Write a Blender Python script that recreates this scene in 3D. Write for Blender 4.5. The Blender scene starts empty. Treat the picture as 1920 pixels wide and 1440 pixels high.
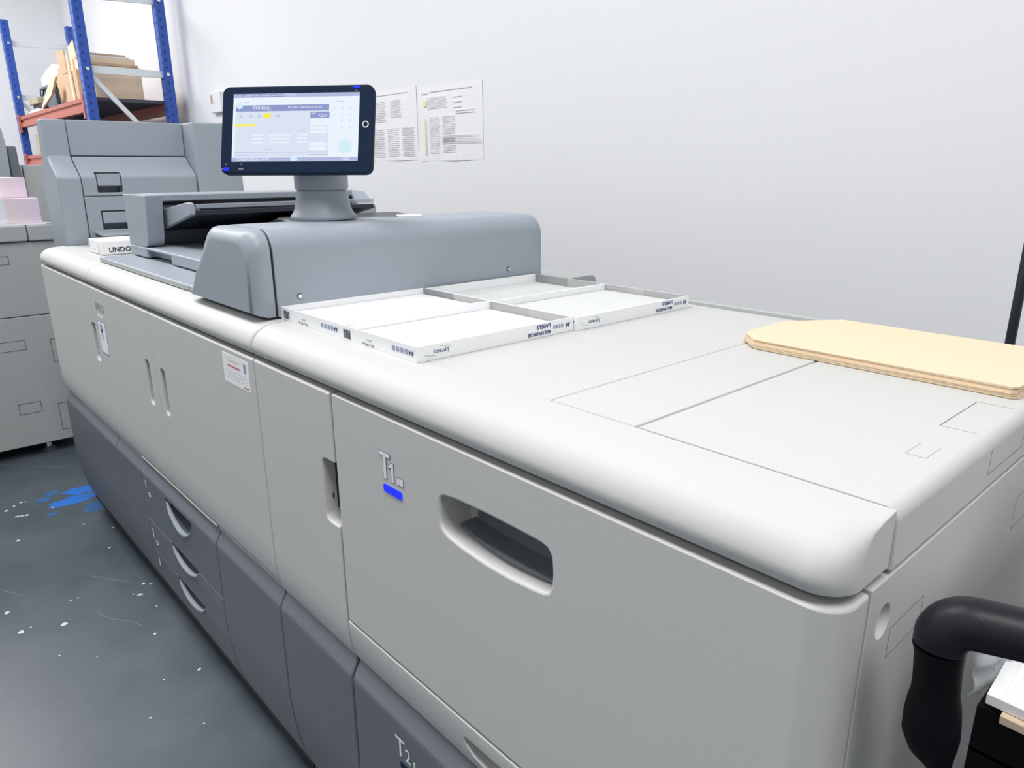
import bpy, bmesh, math, random
from mathutils import Vector, Matrix
random.seed(7)
sc = bpy.context.scene
COL = sc.collection

# ------------------------------------------------------------------ camera
cd = bpy.data.cameras.new('camera')
cam = bpy.data.objects.new('camera', cd)
COL.objects.link(cam)
cd.sensor_width = 36.0
cd.sensor_fit = 'HORIZONTAL'
cd.lens = 1356.55 / 1920 * 36.0
cd.clip_start = 0.02
cd.clip_end = 60
cam.matrix_world = Matrix(((0.66791713, -0.20806567, 0.71455957, 0.0),
                           (0.74421850, 0.19324230, -0.63937175, 0.0),
                           (-0.00505182, 0.95883580, 0.28391616, 1.247),
                           (0, 0, 0, 1)))
sc.camera = cam

# ------------------------------------------------------------------ light and exposure
w = bpy.data.worlds.new('world')
sc.world = w
w.use_nodes = True
w.node_tree.nodes['Background'].inputs[0].default_value = (0.9, 0.95, 1.0, 1)
w.node_tree.nodes['Background'].inputs[1].default_value = 0.3
vs = sc.view_settings
sc.display_settings.display_device = 'sRGB'
vs.view_transform = 'Standard'
vs.look = 'None'
vs.exposure = -0.58
vs.gamma = 1.0
vs.use_curve_mapping = False
CEIL = 3.6


def area(name, loc, sx, sy, power, rot=(0, 0, 0), color=(1.0, 0.99, 0.98)):
    l = bpy.data.lights.new(name, 'AREA')
    l.shape = 'RECTANGLE'
    l.size = sx
    l.size_y = sy
    l.energy = power
    l.color = color
    o = bpy.data.objects.new(name, l)
    o.location = loc
    o.rotation_euler = rot
    COL.objects.link(o)
    return o


LC = (1.0, 0.995, 0.985)
for i, (x, y, p) in enumerate([(-7.0, -0.3, 145), (-4.4, -0.1, 70), (-1.7, -0.1, 84), (0.9, -0.1, 98),
                               (-6.8, -2.2, 90), (-4.6, -2.8, 28), (-2.0, -2.8, 28), (0.9, -2.8, 28)]):
    area('ceiling_lamp', (x, y, CEIL - 0.08), 1.6, 0.8, p, color=LC)

# ------------------------------------------------------------------ materials


def mat(name, col, rough=0.5, metal=0.0, bump=0.0, bscale=900.0, spec=0.5, emis=None, estr=0.0, var=0.0, alpha=1.0, trans=0.0, vscale=3.0):
    m = bpy.data.materials.new(name)
    m.use_nodes = True
    nt = m.node_tree
    b = nt.nodes['Principled BSDF']
    b.inputs['Base Color'].default_value = (*col, 1)
    b.inputs['Roughness'].default_value = rough
    b.inputs['Metallic'].default_value = metal
    b.inputs['Specular IOR Level'].default_value = spec
    if emis:
        b.inputs['Emission Color'].default_value = (*emis, 1)
        b.inputs['Emission Strength'].default_value = estr
    if alpha < 1:
        b.inputs['Alpha'].default_value = alpha
    if trans:
        b.inputs['Transmission Weight'].default_value = trans
    tc = nt.nodes.new('ShaderNodeTexCoord')
    if bump:
        n = nt.nodes.new('ShaderNodeTexNoise')
        n.inputs['Scale'].default_value = bscale
        n.inputs['Detail'].default_value = 2
        bp = nt.nodes.new('ShaderNodeBump')
        bp.inputs['Strength'].default_value = bump
        bp.inputs['Distance'].default_value = 0.001
        nt.links.new(tc.outputs['Object'], n.inputs['Vector'])
        nt.links.new(n.outputs['Fac'], bp.inputs['Height'])
        nt.links.new(bp.outputs['Normal'], b.inputs['Normal'])
    if var:
        n2 = nt.nodes.new('ShaderNodeTexNoise')
        n2.inputs['Scale'].default_value = vscale
        n2.inputs['Detail'].default_value = 5
        mr = nt.nodes.new('ShaderNodeMapRange')
        mr.inputs['To Min'].default_value = 1 - var
        mr.inputs['To Max'].default_value = 1 + var
        mx = nt.nodes.new('ShaderNodeVectorMath')
        mx.operation = 'SCALE'
        mx.inputs[0].default_value = col
        nt.links.new(tc.outputs['Object'], n2.inputs['Vector'])
        nt.links.new(n2.outputs['Fac'], mr.inputs['Value'])
        nt.links.new(mr.outputs['Result'], mx.inputs['Scale'])
        nt.links.new(mx.outputs['Vector'], b.inputs['Base Color'])
    return m


M = {}
M['light'] = mat('light_grey_plastic', (0.575, 0.580, 0.568), 0.50, spec=0.28, bump=0.08, var=0.015)
M['mid'] = mat('blue_grey_plastic', (0.325, 0.365, 0.415), 0.42, bump=0.1, var=0.02)
M['dark'] = mat('dark_grey_plastic', (0.135, 0.15, 0.175), 0.45, bump=0.12, var=0.02)
M['chassis'] = mat('black_chassis', (0.012, 0.014, 0.016), 0.6)  # cores and feet; shade in the panel gaps is put into this near-black
M['navy'] = mat('black_plastic', (0.012, 0.016, 0.026), 0.35)
M['bezel'] = mat('dark_blue_bezel', (0.011, 0.022, 0.050), 0.5, spec=0.06)
M['seam'] = mat('seam_grey', (0.16, 0.17, 0.17), 0.6)
M['light2'] = mat('grey_beige_plastic', (0.42, 0.44, 0.435), 0.5, bump=0.08, var=0.02)
M['wall'] = mat('white_wall_paint', (0.84, 0.85, 0.875), 0.75, bump=0.15, bscale=60, var=0.012, vscale=1.2)
M['ceil'] = mat('ceiling_paint', (0.8, 0.8, 0.8), 0.8)
M['paper'] = mat('white_paper', (0.90, 0.90, 0.91), 0.6)
M['poster'] = mat('poster_paper', (0.88, 0.875, 0.90), 0.4)
M['card'] = mat('white_card', (0.90, 0.91, 0.92), 0.55)
M['cardin'] = mat('grey_board', (0.66, 0.67, 0.665), 0.65)
M['ink'] = mat('blue_ink', (0.02, 0.035, 0.16), 0.5)
M['ink2'] = mat('pale_blue_ink', (0.30, 0.35, 0.48), 0.5)
M['inkgrey'] = mat('grey_ink', (0.60, 0.60, 0.63), 0.5)
M['inkblack'] = mat('black_ink', (0.06, 0.06, 0.10), 0.5)
M['inkred'] = mat('red_ink', (0.55, 0.22, 0.22), 0.5)
M['green'] = mat('green_ink', (0.45, 0.62, 0.2), 0.5)
M['yellow'] = mat('yellow_marker', (0.80, 0.82, 0.52), 0.5)
M['white'] = mat('white_print', (0.85, 0.86, 0.88), 0.4)
M['outline'] = mat('dark_outline', (0.10, 0.11, 0.14), 0.5)
M['manila'] = mat('manila_paper', (0.82, 0.65, 0.45), 0.6, var=0.02, vscale=30)
M['blue'] = mat('blue_rack_paint', (0.022, 0.085, 0.42), 0.4)
M['hole'] = mat('post_slot', (0.01, 0.03, 0.16), 0.6)
M['orange'] = mat('red_beam_paint', (0.47, 0.135, 0.10), 0.5, var=0.05)
M['steel'] = mat('galvanised_steel', (0.72, 0.76, 0.79), 0.4, 0.1)
M['chrome'] = mat('chrome', (0.75, 0.76, 0.78), 0.2, 0.9)
M['board'] = mat('chipboard_shelf', (0.075, 0.075, 0.10), 0.8)
M['kraft'] = mat('cardboard', (0.60, 0.43, 0.28), 0.8, var=0.06, vscale=8)
M['kraft2'] = mat('pale_cardboard', (0.84, 0.66, 0.48), 0.8, var=0.05, vscale=8)
M['tan'] = mat('tan_box_board', (0.50, 0.43, 0.30), 0.8, var=0.08, vscale=14)
M['bin'] = mat('grey_bin_plastic', (0.13, 0.17, 0.21), 0.5)
M['bag'] = mat('white_polythene', (0.82, 0.83, 0.84), 0.4)
M['rubber'] = mat('black_rubber', (0.012, 0.012, 0.017), 0.42, bump=0.12, bscale=300, spec=0.25)
M['tray'] = mat('black_tray', (0.004, 0.004, 0.006), 0.6, bump=0.12, bscale=300, spec=0.15)
M['felt'] = mat('grey_tray_bottom', (0.07, 0.07, 0.08), 0.7, bump=0.3, bscale=500)
M['led'] = mat('blue_light', (0.005, 0.01, 0.3), 0.4, emis=(0.02, 0.04, 1.0), estr=1.3, spec=0.1)
M['clear'] = mat('clear_plastic', (0.45, 0.49, 0.55), 0.12, alpha=0.45)
M['film'] = mat('clear_film', (0.62, 0.65, 0.66), 0.25, alpha=0.45)


def emat(name, col, s=1.0):
    return mat(name, (0.02, 0.02, 0.02), 0.3, emis=col, estr=s * 1.36, spec=0.2)


M['s_white'] = emat('screen_white', (0.84, 0.91, 1.0), 1.05)
M['s_pale'] = emat('screen_pale', (0.76, 0.83, 0.98), 0.98)
M['s_blue'] = emat('screen_blue', (0.30, 0.36, 0.70), 0.9)
M['s_lilac'] = emat('screen_lilac', (0.52, 0.56, 0.86), 0.9)
M['s_line'] = emat('screen_line', (0.58, 0.63, 0.80), 1.0)
M['s_yellow'] = emat('screen_yellow', (1.0, 0.88, 0.10), 1.0)
M['s_green'] = emat('screen_mint', (0.68, 0.92, 1.0), 1.0)


def floor_mat():
    m = bpy.data.materials.new('painted_concrete_floor')
    m.use_nodes = True
    nt = m.node_tree
    b = nt.nodes['Principled BSDF']
    tc = nt.nodes.new('ShaderNodeTexCoord')
    n = nt.nodes.new('ShaderNodeTexNoise')
    n.inputs['Scale'].default_value = 2.2
    n.inputs['Detail'].default_value = 8
    n.inputs['Roughness'].default_value = 0.65
    cr = nt.nodes.new('ShaderNodeValToRGB')
    cr.color_ramp.elements[0].position = 0.32
    cr.color_ramp.elements[0].color = (0.050, 0.068, 0.088, 1)
    cr.color_ramp.elements[1].position = 0.70
    cr.color_ramp.elements[1].color = (0.098, 0.118, 0.135, 1)
    nt.links.new(tc.outputs['Object'], n.inputs['Vector'])
    nt.links.new(n.outputs['Fac'], cr.inputs['Fac'])
    # fine pale dust specks
    v = nt.nodes.new('ShaderNodeTexVoronoi')
    v.inputs['Scale'].default_value = 16
    v.inputs['Randomness'].default_value = 1
    lt = nt.nodes.new('ShaderNodeMath')
    lt.operation = 'LESS_THAN'
    lt.inputs[1].default_value = 0.018
    n3 = nt.nodes.new('ShaderNodeTexNoise')
    n3.inputs['Scale'].default_value = 3
    gt = nt.nodes.new('ShaderNodeMath')
    gt.operation = 'GREATER_THAN'
    gt.inputs[1].default_value = 0.52
    mu = nt.nodes.new('ShaderNodeMath')
    mu.operation = 'MULTIPLY'
    mix = nt.nodes.new('ShaderNodeMix')
    mix.data_type = 'RGBA'
    nt.links.new(tc.outputs['Object'], v.inputs['Vector'])
    nt.links.new(tc.outputs['Object'], n3.inputs['Vector'])
    nt.links.new(v.outputs['Distance'], lt.inputs[0])
    nt.links.new(n3.outputs['Fac'], gt.inputs[0])
    nt.links.new(lt.outputs[0], mu.inputs[0])
    nt.links.new(gt.outputs[0], mu.inputs[1])
    nt.links.new(mu.outputs[0], mix.inputs[0])
    nt.links.new(cr.outputs['Color'], mix.inputs[6])
    mix.inputs[7].default_value = (0.30, 0.33, 0.36, 1)
    nt.links.new(mix.outputs[2], b.inputs['Base Color'])
    mr = nt.nodes.new('ShaderNodeMapRange')
    mr.inputs['To Min'].default_value = 0.28
    mr.inputs['To Max'].default_value = 0.5
    nt.links.new(n.outputs['Fac'], mr.inputs['Value'])
    nt.links.new(mr.outputs['Result'], b.inputs['Roughness'])
    n4 = nt.nodes.new('ShaderNodeTexNoise')
    n4.inputs['Scale'].default_value = 45
    bp = nt.nodes.new('ShaderNodeBump')
    bp.inputs['Strength'].default_value = 0.12
    bp.inputs['Distance'].default_value = 0.002
    nt.links.new(tc.outputs['Object'], n4.inputs['Vector'])
    nt.links.new(n4.outputs['Fac'], bp.inputs['Height'])
    nt.links.new(bp.outputs['Normal'], b.inputs['Normal'])
    return m


def band_mat():
    """edges of a pile of printed sheets: pale vertical colour bands with fine sheet lines"""
    m = bpy.data.materials.new('printed_sheet_edges')
    m.use_nodes = True
    nt = m.node_tree
    b = nt.nodes['Principled BSDF']
    b.inputs['Roughness'].default_value = 0.7
    tc = nt.nodes.new('ShaderNodeTexCoord')
    sp = nt.nodes.new('ShaderNodeSeparateXYZ')
    cr = nt.nodes.new('ShaderNodeValToRGB')
    cr.color_ramp.interpolation = 'LINEAR'
    el = cr.color_ramp.elements
    cols = [(0.0, (0.78, 0.80, 0.86)), (0.40, (0.82, 0.84, 0.90)), (0.50, (0.78, 0.76, 0.84)), (0.60, (0.80, 0.84, 0.92)),
            (0.66, (0.82, 0.70, 0.72)), (0.78, (0.80, 0.68, 0.74)), (1.0, (0.78, 0.64, 0.78))]
    el[0].position = 0
    el[0].color = (*cols[0][1], 1)
    el[1].position = 1
    el[1].color = (*cols[-1][1], 1)
    for p, c in cols[1:-1]:
        e = el.new(p)
        e.color = (*c, 1)
    mr = nt.nodes.new('ShaderNodeMapRange')
    mr.inputs['From Min'].default_value = 0.30
    mr.inputs['From Max'].default_value = 0.62
    nt.links.new(tc.outputs['Object'], sp.inputs[0])
    nt.links.new(sp.outputs['Y'], mr.inputs['Value'])
    nt.links.new(mr.outputs['Result'], cr.inputs['Fac'])
    nt.links.new(cr.outputs['Color'], b.inputs['Base Color'])
    wv = nt.nodes.new('ShaderNodeTexWave')
    wv.bands_direction = 'Z'
    wv.inputs['Scale'].default_value = 60
    wv.inputs['Distortion'].default_value = 0.3
    bp = nt.nodes.new('ShaderNodeBump')
    bp.inputs['Strength'].default_value = 0.3
    bp.inputs['Distance'].default_value = 0.001
    nt.links.new(tc.outputs['Object'], wv.inputs['Vector'])
    nt.links.new(wv.outputs['Fac'], bp.inputs['Height'])
    nt.links.new(bp.outputs['Normal'], b.inputs['Normal'])
    return m


M['floor'] = floor_mat()
M['bands'] = band_mat()

# ------------------------------------------------------------------ geometry helpers
ORG = {}


def root(name, label, cat, loc, group=None):
    o = bpy.data.objects.new(name, None)
    o.empty_display_size = 0.05
    COL.objects.link(o)
    o.location = loc
    o['label'] = label
    o['category'] = cat
    if group:
        o['group'] = group
    ORG[o.name] = Vector(loc)
    return o


def org_of(p):
    return ORG.get(p.name, Vector((0, 0, 0))) if p else Vector((0, 0, 0))


class B:
    """collects shapes in world coordinates, then links them as one mesh"""

    def __init__(s):
        s.bm = bmesh.new()

    def poly(s, vs, fs):
        v = [s.bm.verts.new(p) for p in vs]
        for f in fs:
            try:
                s.bm.faces.new([v[i] for i in f])
            except ValueError:
                pass
        return s

    def box(s, x0, x1, y0, y1, z0, z1):
        P = [(x, y, z) for z in (z0, z1) for y in (y0, y1) for x in (x0, x1)]
        return s.poly(P, [(0, 2, 3, 1), (4, 5, 7, 6), (0, 1, 5, 4), (2, 6, 7, 3), (0, 4, 6, 2), (1, 3, 7, 5)])

    def loft(s, secs, cap=True, close=True):
        n = len(secs[0])
        vs = [p for q in secs for p in q]
        fs = []
        for k in range(len(secs) - 1):
            for i in range(n if close else n - 1):
                j = (i + 1) % n
                fs.append((k * n + i, k * n + j, (k + 1) * n + j, (k + 1) * n + i))
        if cap:
            fs.append(tuple(range(n))[::-1])
            fs.append(tuple((len(secs) - 1) * n + i for i in range(n)))
        return s.poly(vs, fs)

    def prism(s, pts, axis, a, b):
        f = {'x': lambda t, p: (t, p[0], p[1]), 'y': lambda t, p: (p[0], t, p[1]), 'z': lambda t, p: (p[0], p[1], t)}[axis]
        return s.loft([[f(a, p) for p in pts], [f(b, p) for p in pts]])

    def tube(s, path, r, n=16, cap=True, sx=1.0):
        path = [Vector(p) for p in path]
        rs = r if isinstance(r, (list, tuple)) else [r] * len(path)
        secs = []
        prev = None
        for i, p in enumerate(path):
            t = (path[min(i + 1, len(path) - 1)] - path[max(i - 1, 0)]).normalized()
            if prev is None:
                u = t.cross(Vector((0, 0, 1)))
                if u.length < 1e-3:
                    u = t.cross(Vector((0, 1, 0)))
            else:
                u = prev - t * prev.dot(t)
            u.normalize()
            prev = u
            v = t.cross(u)
            secs.append([p + u * math.cos(a) * rs[i] * sx + v * math.sin(a) * rs[i] for a in [2 * math.pi * k / n for k in range(n)]])
        return s.loft(secs, cap)

    def lathe(s, prof, c, n=40):
        """prof: (r, z) list; axis z through c"""
        return s.loft([[(c[0] + r * math.cos(a), c[1] + r * math.sin(a), z) for a in [2 * math.pi * k / n for k in range(n)]] for r, z in prof])

    def disc(s, c, n, r, h, seg=20):
        n = Vector(n).normalized()
        c = Vector(c)
        return s.tube([c, c + n * h], r, seg)

    def build(s, name, m, parent=None, bev=0.0, seg=2, ang=32, cut=None, wn=True, kind=None, smooth=38):
        bm = s.bm
        bmesh.ops.remove_doubles(bm, verts=bm.verts, dist=1e-6)
        bmesh.ops.recalc_face_normals(bm, faces=bm.faces)
        o0 = org_of(parent)
        if o0.length:
            bmesh.ops.translate(bm, verts=bm.verts, vec=-o0)
        me = bpy.data.meshes.new(name)
        bm.to_mesh(me)
        bm.free()
        me.materials.append(M[m] if isinstance(m, str) else m)
        o = bpy.data.objects.new(name, me)
        COL.objects.link(o)
        if cut:
            for c in cut:
                cb = c.bm
                bmesh.ops.recalc_face_normals(cb, faces=cb.faces)
                if o0.length:
                    bmesh.ops.translate(cb, verts=cb.verts, vec=-o0)
                cm = bpy.data.meshes.new('c')
                cb.to_mesh(cm)
                co = bpy.data.objects.new('c', cm)
                COL.objects.link(co)
                md = o.modifiers.new('b', 'BOOLEAN')
                md.operation = 'DIFFERENCE'
                md.solver = 'EXACT'
                md.object = co
                bpy.context.view_layer.update()
                nm = bpy.data.meshes.new_from_object(o.evaluated_get(bpy.context.evaluated_depsgraph_get()))
                o.modifiers.clear()
                o.data = nm
                bpy.data.objects.remove(co)
                bpy.data.meshes.remove(cm)
            me = o.data
            me.name = name
            if not me.materials:
                me.materials.append(M[m] if isinstance(m, str) else m)
        if parent:
            o.parent = parent
            ORG[o.name] = o0
        bm2 = bmesh.new()
        bm2.from_mesh(me)
        for f in bm2.faces:
            f.smooth = True
        for e in bm2.edges:
            if len(e.link_faces) == 2 and e.calc_face_angle(0) > math.radians(smooth):
                e.smooth = False
        bm2.to_mesh(me)
        bm2.free()
        if bev:
            md = o.modifiers.new('bevel', 'BEVEL')
            md.width = bev
            md.segments = seg
            md.limit_method = 'ANGLE'
            md.angle_limit = math.radians(ang)
            md.use_clamp_overlap = True
        if wn and (bev or cut or len(me.polygons) > 12):
            md = o.modifiers.new('weighted_normal', 'WEIGHTED_NORMAL')
            md.keep_sharp = True
            md.mode = 'FACE_AREA'
            md.weight = 80
        if kind:
            o['kind'] = kind
        return o


def tag(o, label, cat, group=None):
    o['label'] = label
    o['category'] = cat
    if group:
        o['group'] = group
    return o


def arc(cx, cy, r, a0, a1, n=6, ry=None):
    ry = ry or r
    return [(cx + r * math.cos(math.radians(a0 + (a1 - a0) * i / n)), cy + ry * math.sin(math.radians(a0 + (a1 - a0) * i / n))) for i in range(n + 1)]


def rrect(x0, x1, y0, y1, r, n=4):
    return arc(x1 - r, y1 - r, r, 0, 90, n) + arc(x0 + r, y1 - r, r, 90, 180, n) + arc(x0 + r, y0 + r, r, 180, 270, n) + arc(x1 - r, y0 + r, r, 270, 360, n)


_tc = {}


def text_geo(t, size, offset=0.0, align='LEFT', bold=0.0):
    key = (t, size, offset, align)
    if key in _tc:
        return _tc[key]
    cu = bpy.data.curves.new('t', 'FONT')
    cu.body = t
    cu.size = size
    cu.offset = offset
    cu.align_x = align
    cu.resolution_u = 3
    o = bpy.data.objects.new('t', cu)
    COL.objects.link(o)
    bpy.context.view_layer.update()
    me = bpy.data.meshes.new_from_object(o.evaluated_get(bpy.context.evaluated_depsgraph_get()))
    g = ([v.co.copy() for v in me.vertices], [tuple(p.vertices) for p in me.polygons])
    bpy.data.objects.remove(o)
    bpy.data.curves.remove(cu)
    bpy.data.meshes.remove(me)
    _tc[key] = g
    return g


class Face:
    """a flat frame: origin, right u, up v, outward n"""

    def __init__(s, o, u, v):
        s.o = Vector(o)
        s.u = Vector(u).normalized()
        s.v = Vector(v).normalized()
        s.n = s.u.cross(s.v)

    def P(s, a, b, h=0.0):
        return s.o + s.u * a + s.v * b + s.n * h

    def rect(s, bld, a0, a1, b0, b1, h0=0.0, h1=0.0004):
        return s.shape(bld, [(a0, b0), (a1, b0), (a1, b1), (a0, b1)], h0, h1)

    def shape(s, bld, pts, h0=0.0, h1=0.0004):
        bld.loft([[s.P(a, b, h0) for a, b in pts], [s.P(a, b, h1) for a, b in pts]])
        return bld

    def text(s, bld, t, a, b, size, h=0.0004, offset=0.0, align='LEFT', flip=False, sx=1.0):
        vs_, fs = text_geo(t, size, offset, align)
        k = -1 if flip else 1
        bld.poly([s.P(a + k * p.x * sx, b + k * p.y, h) for p in vs_], fs)
        return bld


def outline(b, F, a0, a1, b0, b1, t=0.003):
    F.rect(b, a0, a1, b0, b0 + t, 0, 0.0006)
    F.rect(b, a0, a1, b1 - t, b1, 0, 0.0006)
    F.rect(b, a0, a0 + t, b0, b1, 0, 0.0006)
    F.rect(b, a1 - t, a1, b0, b1, 0, 0.0006)


# ------------------------------------------------------------------ the room
fl = B().box(-8.75, 4.2, -5.2, 2.0, -0.1, 0).build('floor', 'floor', kind='structure')
B().box(-8.75, 4.2, 1.95, 2.1, 0, CEIL).build('wall_back', 'wall', kind='structure')
B().box(-8.9, -8.75, -5.2, 2.1, 0, CEIL).build('wall_left', 'wall', kind='structure')
B().box(4.2, 4.35, -5.2, 2.1, 0, CEIL).build('wall_right', 'wall', kind='structure')
B().box(-8.75, 4.2, -5.35, -5.2, 0, CEIL).build('wall_front', 'wall', kind='structure')
B().box(-8.9, 4.35, -5.35, 2.1, CEIL, CEIL + 0.1).build('ceiling', 'ceil', kind='structure')

# paint marks on the floor
M['bluepaint'] = mat('blue_floor_paint', (0.015, 0.16, 0.60), 0.4, var=0.35, vscale=30)
M['bluepaint2'] = mat('faint_blue_floor_paint', (0.03, 0.12, 0.30), 0.4, var=0.3, vscale=40)
M['speck'] = mat('pale_paint_speck', (0.62, 0.66, 0.68), 0.6)
M['scratch'] = mat('scratch', (0.12, 0.145, 0.17), 0.5)


def blob(b, x, y, rx, ry, rot=0.0, n=18, rag=0.25, z0=0.0002, z1=0.0006):
    pts = []
    for k in range(n):
        a = 2 * math.pi * k / n
        q = 1 + rag * (random.random() - 0.5) * 2
        px, py = rx * q * math.cos(a), ry * q * math.sin(a)
        pts.append((x + px * math.cos(rot) - py * math.sin(rot), y + px * math.sin(rot) + py * math.cos(rot)))
    b.prism(pts, 'z', z0, z1)


b = B()
blob(b, -3.115, 0.455, 0.045, 0.085, 0.1, 26, 0.22)
blob(b, -3.20, 0.505, 0.04, 0.07, -0.2, 22, 0.3)
b.build('floor_paint_patch', 'bluepaint', fl, kind='structure')
b = B()
blob(b, -3.20, 0.365, 0.03, 0.025, 0, 14, 0.35)
blob(b, -3.245, 0.40, 0.025, 0.02, 0, 14, 0.35)
blob(b, -3.0, 0.52, 0.05, 0.06, 0, 18, 0.3)
blob(b, -3.03, 0.36, 0.02, 0.02, 0, 12, 0.3)
b.build('floor_paint_smear', 'bluepaint2', fl, kind='structure')
b = B()
for x, y, r in [(-3.209, 0.266, 5), (-3.229, 0.293, 6), (-3.227, 0.306, 4), (-3.183, 0.238, 7), (-3.091, 0.274, 7), (-3.085, 0.29, 7), (-3.098, 0.26, 6),
                (-2.858, 0.432, 5), (-2.873, 0.228, 6), (-2.603, 0.455, 4), (-2.277, 0.472, 5), (-2.26, 0.489, 4), (-2.218, 0.446, 7),
                (-2.235, 0.432, 3), (-2.328, 0.3, 3), (-2.383, 0.126, 7), (-2.243, 0.14, 8), (-2.204, 0.238, 8), (-2.251, 0.165, 3),
                (-1.98, 0.418, 4), (-2.051, 0.197, 3), (-2.12, 0.464, 3), (-2.326, 0.28, 3), (-3.094, 0.376, 5), (-2.755, 0.505, 4),
                (-1.74, 0.456, 5), (-1.761, 0.375, 3), (-1.536, 0.395, 2.5), (-1.64, 0.307, 3), (-2.22, 0.444, 3), (-1.977, 0.271, 2)]:
    blob(b, x, y, r * 0.0011, r * 0.0009, random.random() * 3, 9, 0.35)
b.build('floor_paint_specks', 'speck', fl, kind='structure')
b = B()
for pts in ([(-2.44, 0.362), (-2.38, 0.40), (-2.316, 0.445)], [(-2.211, 0.327), (-2.17, 0.33), (-2.137, 0.348), (-2.08, 0.39), (-2.038, 0.404)],
            [(-2.6, 0.1), (-2.45, 0.18), (-2.38, 0.26)], [(-3.75, 0.29), (-3.62, 0.40), (-3.5, 0.52)]):
    for p, q in zip(pts, pts[1:]):
        d = (Vector(q) - Vector(p)).normalized()
        nn = Vector((-d.y, d.x)) * 0.0022
        P, Q = Vector(p), Vector(q)
        b.prism([tuple(P + nn), tuple(P - nn), tuple(Q - nn), tuple(Q + nn)], 'z', 0.0002, 0.0005)
b.build('floor_scratches', 'scratch', fl, kind='structure')

# ------------------------------------------------------------------ press cabinets: shared profiles
FY = 0.466
ZT = 0.941
NOSE = [((0.5465, 0.9992), (0, 0)), ((0.525, 0.9992), (0, .35)), ((0.507, 0.9985), (.1, .6)), ((0.492, 0.9955), (.45, .9)), ((0.479, 0.9885), (.75, .7)),
        ((0.469, 0.979), (.92, .4)), ((0.4640, 0.967), (1, .15)), ((0.4645, 0.958), (1, 0)), ((0.4675, 0.951), (1, 0))]


def nose(x0, x1, parent, r0=0.0, r1=0.0, m='light', back=0.60):
    """rounded front rail: profile swept along x, ends rounded by r0 (left) and r1 (right)"""
    secs = []

    def sec(x, d):
        pts = [(x, y + wy * d, z - wz * d * 0.35) for (y, z), (wy, wz) in NOSE]
        return [(x, back if back > 0.55 else 0.5465, 0.9992 if False else pts[0][2])] + pts + [(x, back, 0.951)]

    K = 8
    if r0:
        for k in range(K + 1):
            th = math.radians(90 * k / K)
            secs.append(sec(x0 + r0 * (1 - math.sin(th)), r0 * (1 - math.cos(math.pi / 2 - th)) if False else r0 * (1 - math.sin(th))) if False else sec(x0 + r0 * (1 - math.cos(th)), r0 * (1 - math.sin(th))))
    else:
        secs.append(sec(x0, 0.006))
        secs.append(sec(x0 + 0.0018, 0.0022))
        secs.append(sec(x0 + 0.006, 0))
    if r1:
        for k in range(K, -1, -1):
            th = math.radians(90 * k / K)
            secs.append(sec(x1 - r1 * (1 - math.cos(th)), r1 * (1 - math.sin(th))))
    else:
        secs.append(sec(x1 - 0.006, 0))
        secs.append(sec(x1 - 0.0018, 0.0022))
        secs.append(sec(x1, 0.006))
    b = B()
    b.loft(secs)
    return b.build('front_rail', m, parent, smooth=50)


NB = 0.5465


def door_prof(zb=0.488, thick=0.05):
    o = [(FY + 0.0035, ZT), (FY + 0.0012, ZT - 0.0008), (FY, ZT - 0.0030), (FY, ZT - 0.008), (FY, 0.585), (FY, 0.575)]
    if zb < 0.56:
        o += [(0.4668, 0.548), (0.4685, 0.53), (0.4715, 0.512), (0.4755, 0.499), (0.480, 0.488)]
        o = [p for p in o if p[1] >= zb]
        if o[-1][1] > zb + 1e-4:
            o.append((0.480, zb))
    else:
        o[-1] = (FY, zb)
    return o + [(FY + thick, zb), (FY + thick, ZT)]


def lower_prof(zt=0.485, thick=0.045, zb=0.052):
    top = [(0.4805, 0.4865), (0.4675, 0.4610), (FY, 0.4555), (FY, 0.447)]
    if zt < 0.48:
        top = []
    o = top + [(FY, 0.28), (FY, 0.27), (0.4675, 0.235), (0.471, 0.20), (0.4765, 0.16), (0.484, 0.12), (0.495, 0.085), (0.507, 0.052)]
    def yat(z):
        q = [(FY, 0.6)] + full
        for (ya, za), (yb, zb_) in zip(q, q[1:]):
            if za >= z >= zb_:
                return ya + (yb - ya) * (za - z) / max(za - zb_, 1e-6)
        return q[-1][0]

    full = list(o)
    o = [p for p in o if zb - 1e-6 <= p[1] <= (zt if zt < 0.48 else 1)]
    if zt < 0.48:
        o = [(yat(zt), zt)] + [p for p in o if p[1] < zt - 1e-4]
    if o[-1][1] > zb + 1e-4:
        o.append((yat(zb), zb))
    return o + [(o[-1][0] + thick, zb), (o[0][0] + thick, o[0][1])]


G = 0.0018


def cutter_slot(x0, x1, z0, z1, depth, r=0.006, y0=0.44):
    return B().prism(rrect(x0, x1, z0, z1, r), 'y', y0, FY + depth)


# ================================================================== unit A: small end cabinet
A = root('end_cabinet', 'narrow grey end cabinet of the printing line with a charcoal lower panel', 'cabinet', (-2.63, 0.8, 0))
B().box(-2.94, -2.306, 0.50, 1.17, 0.06, 0.945).build('chassis', 'chassis', A)
B().box(-2.955, -2.94, 0.52, 1.17, 0.06, 0.941).build('side_panel', 'light', A, bev=0.002)
B().box(-2.955, -2.304, NB + 0.002, 1.17, 0.951, 0.9975).build('top_cover', 'light', A, bev=0.003)
nose(-2.966, -2.3045, A, r0=0.028, back=NB)
h = cutter_slot(-2.345, -2.29, 0.722, 0.832, 0.03, r=0.012)
d = B()
d.prism(door_prof(), 'x', -2.958, -2.303 - G * 1.6)
dr = d.build('door', 'light', A, bev=0.0035, seg=3, cut=[h])
B().box(-2.309, -2.3035, 0.477, 0.49, 0.735, 0.827).build('handle', 'dark', dr)
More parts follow.
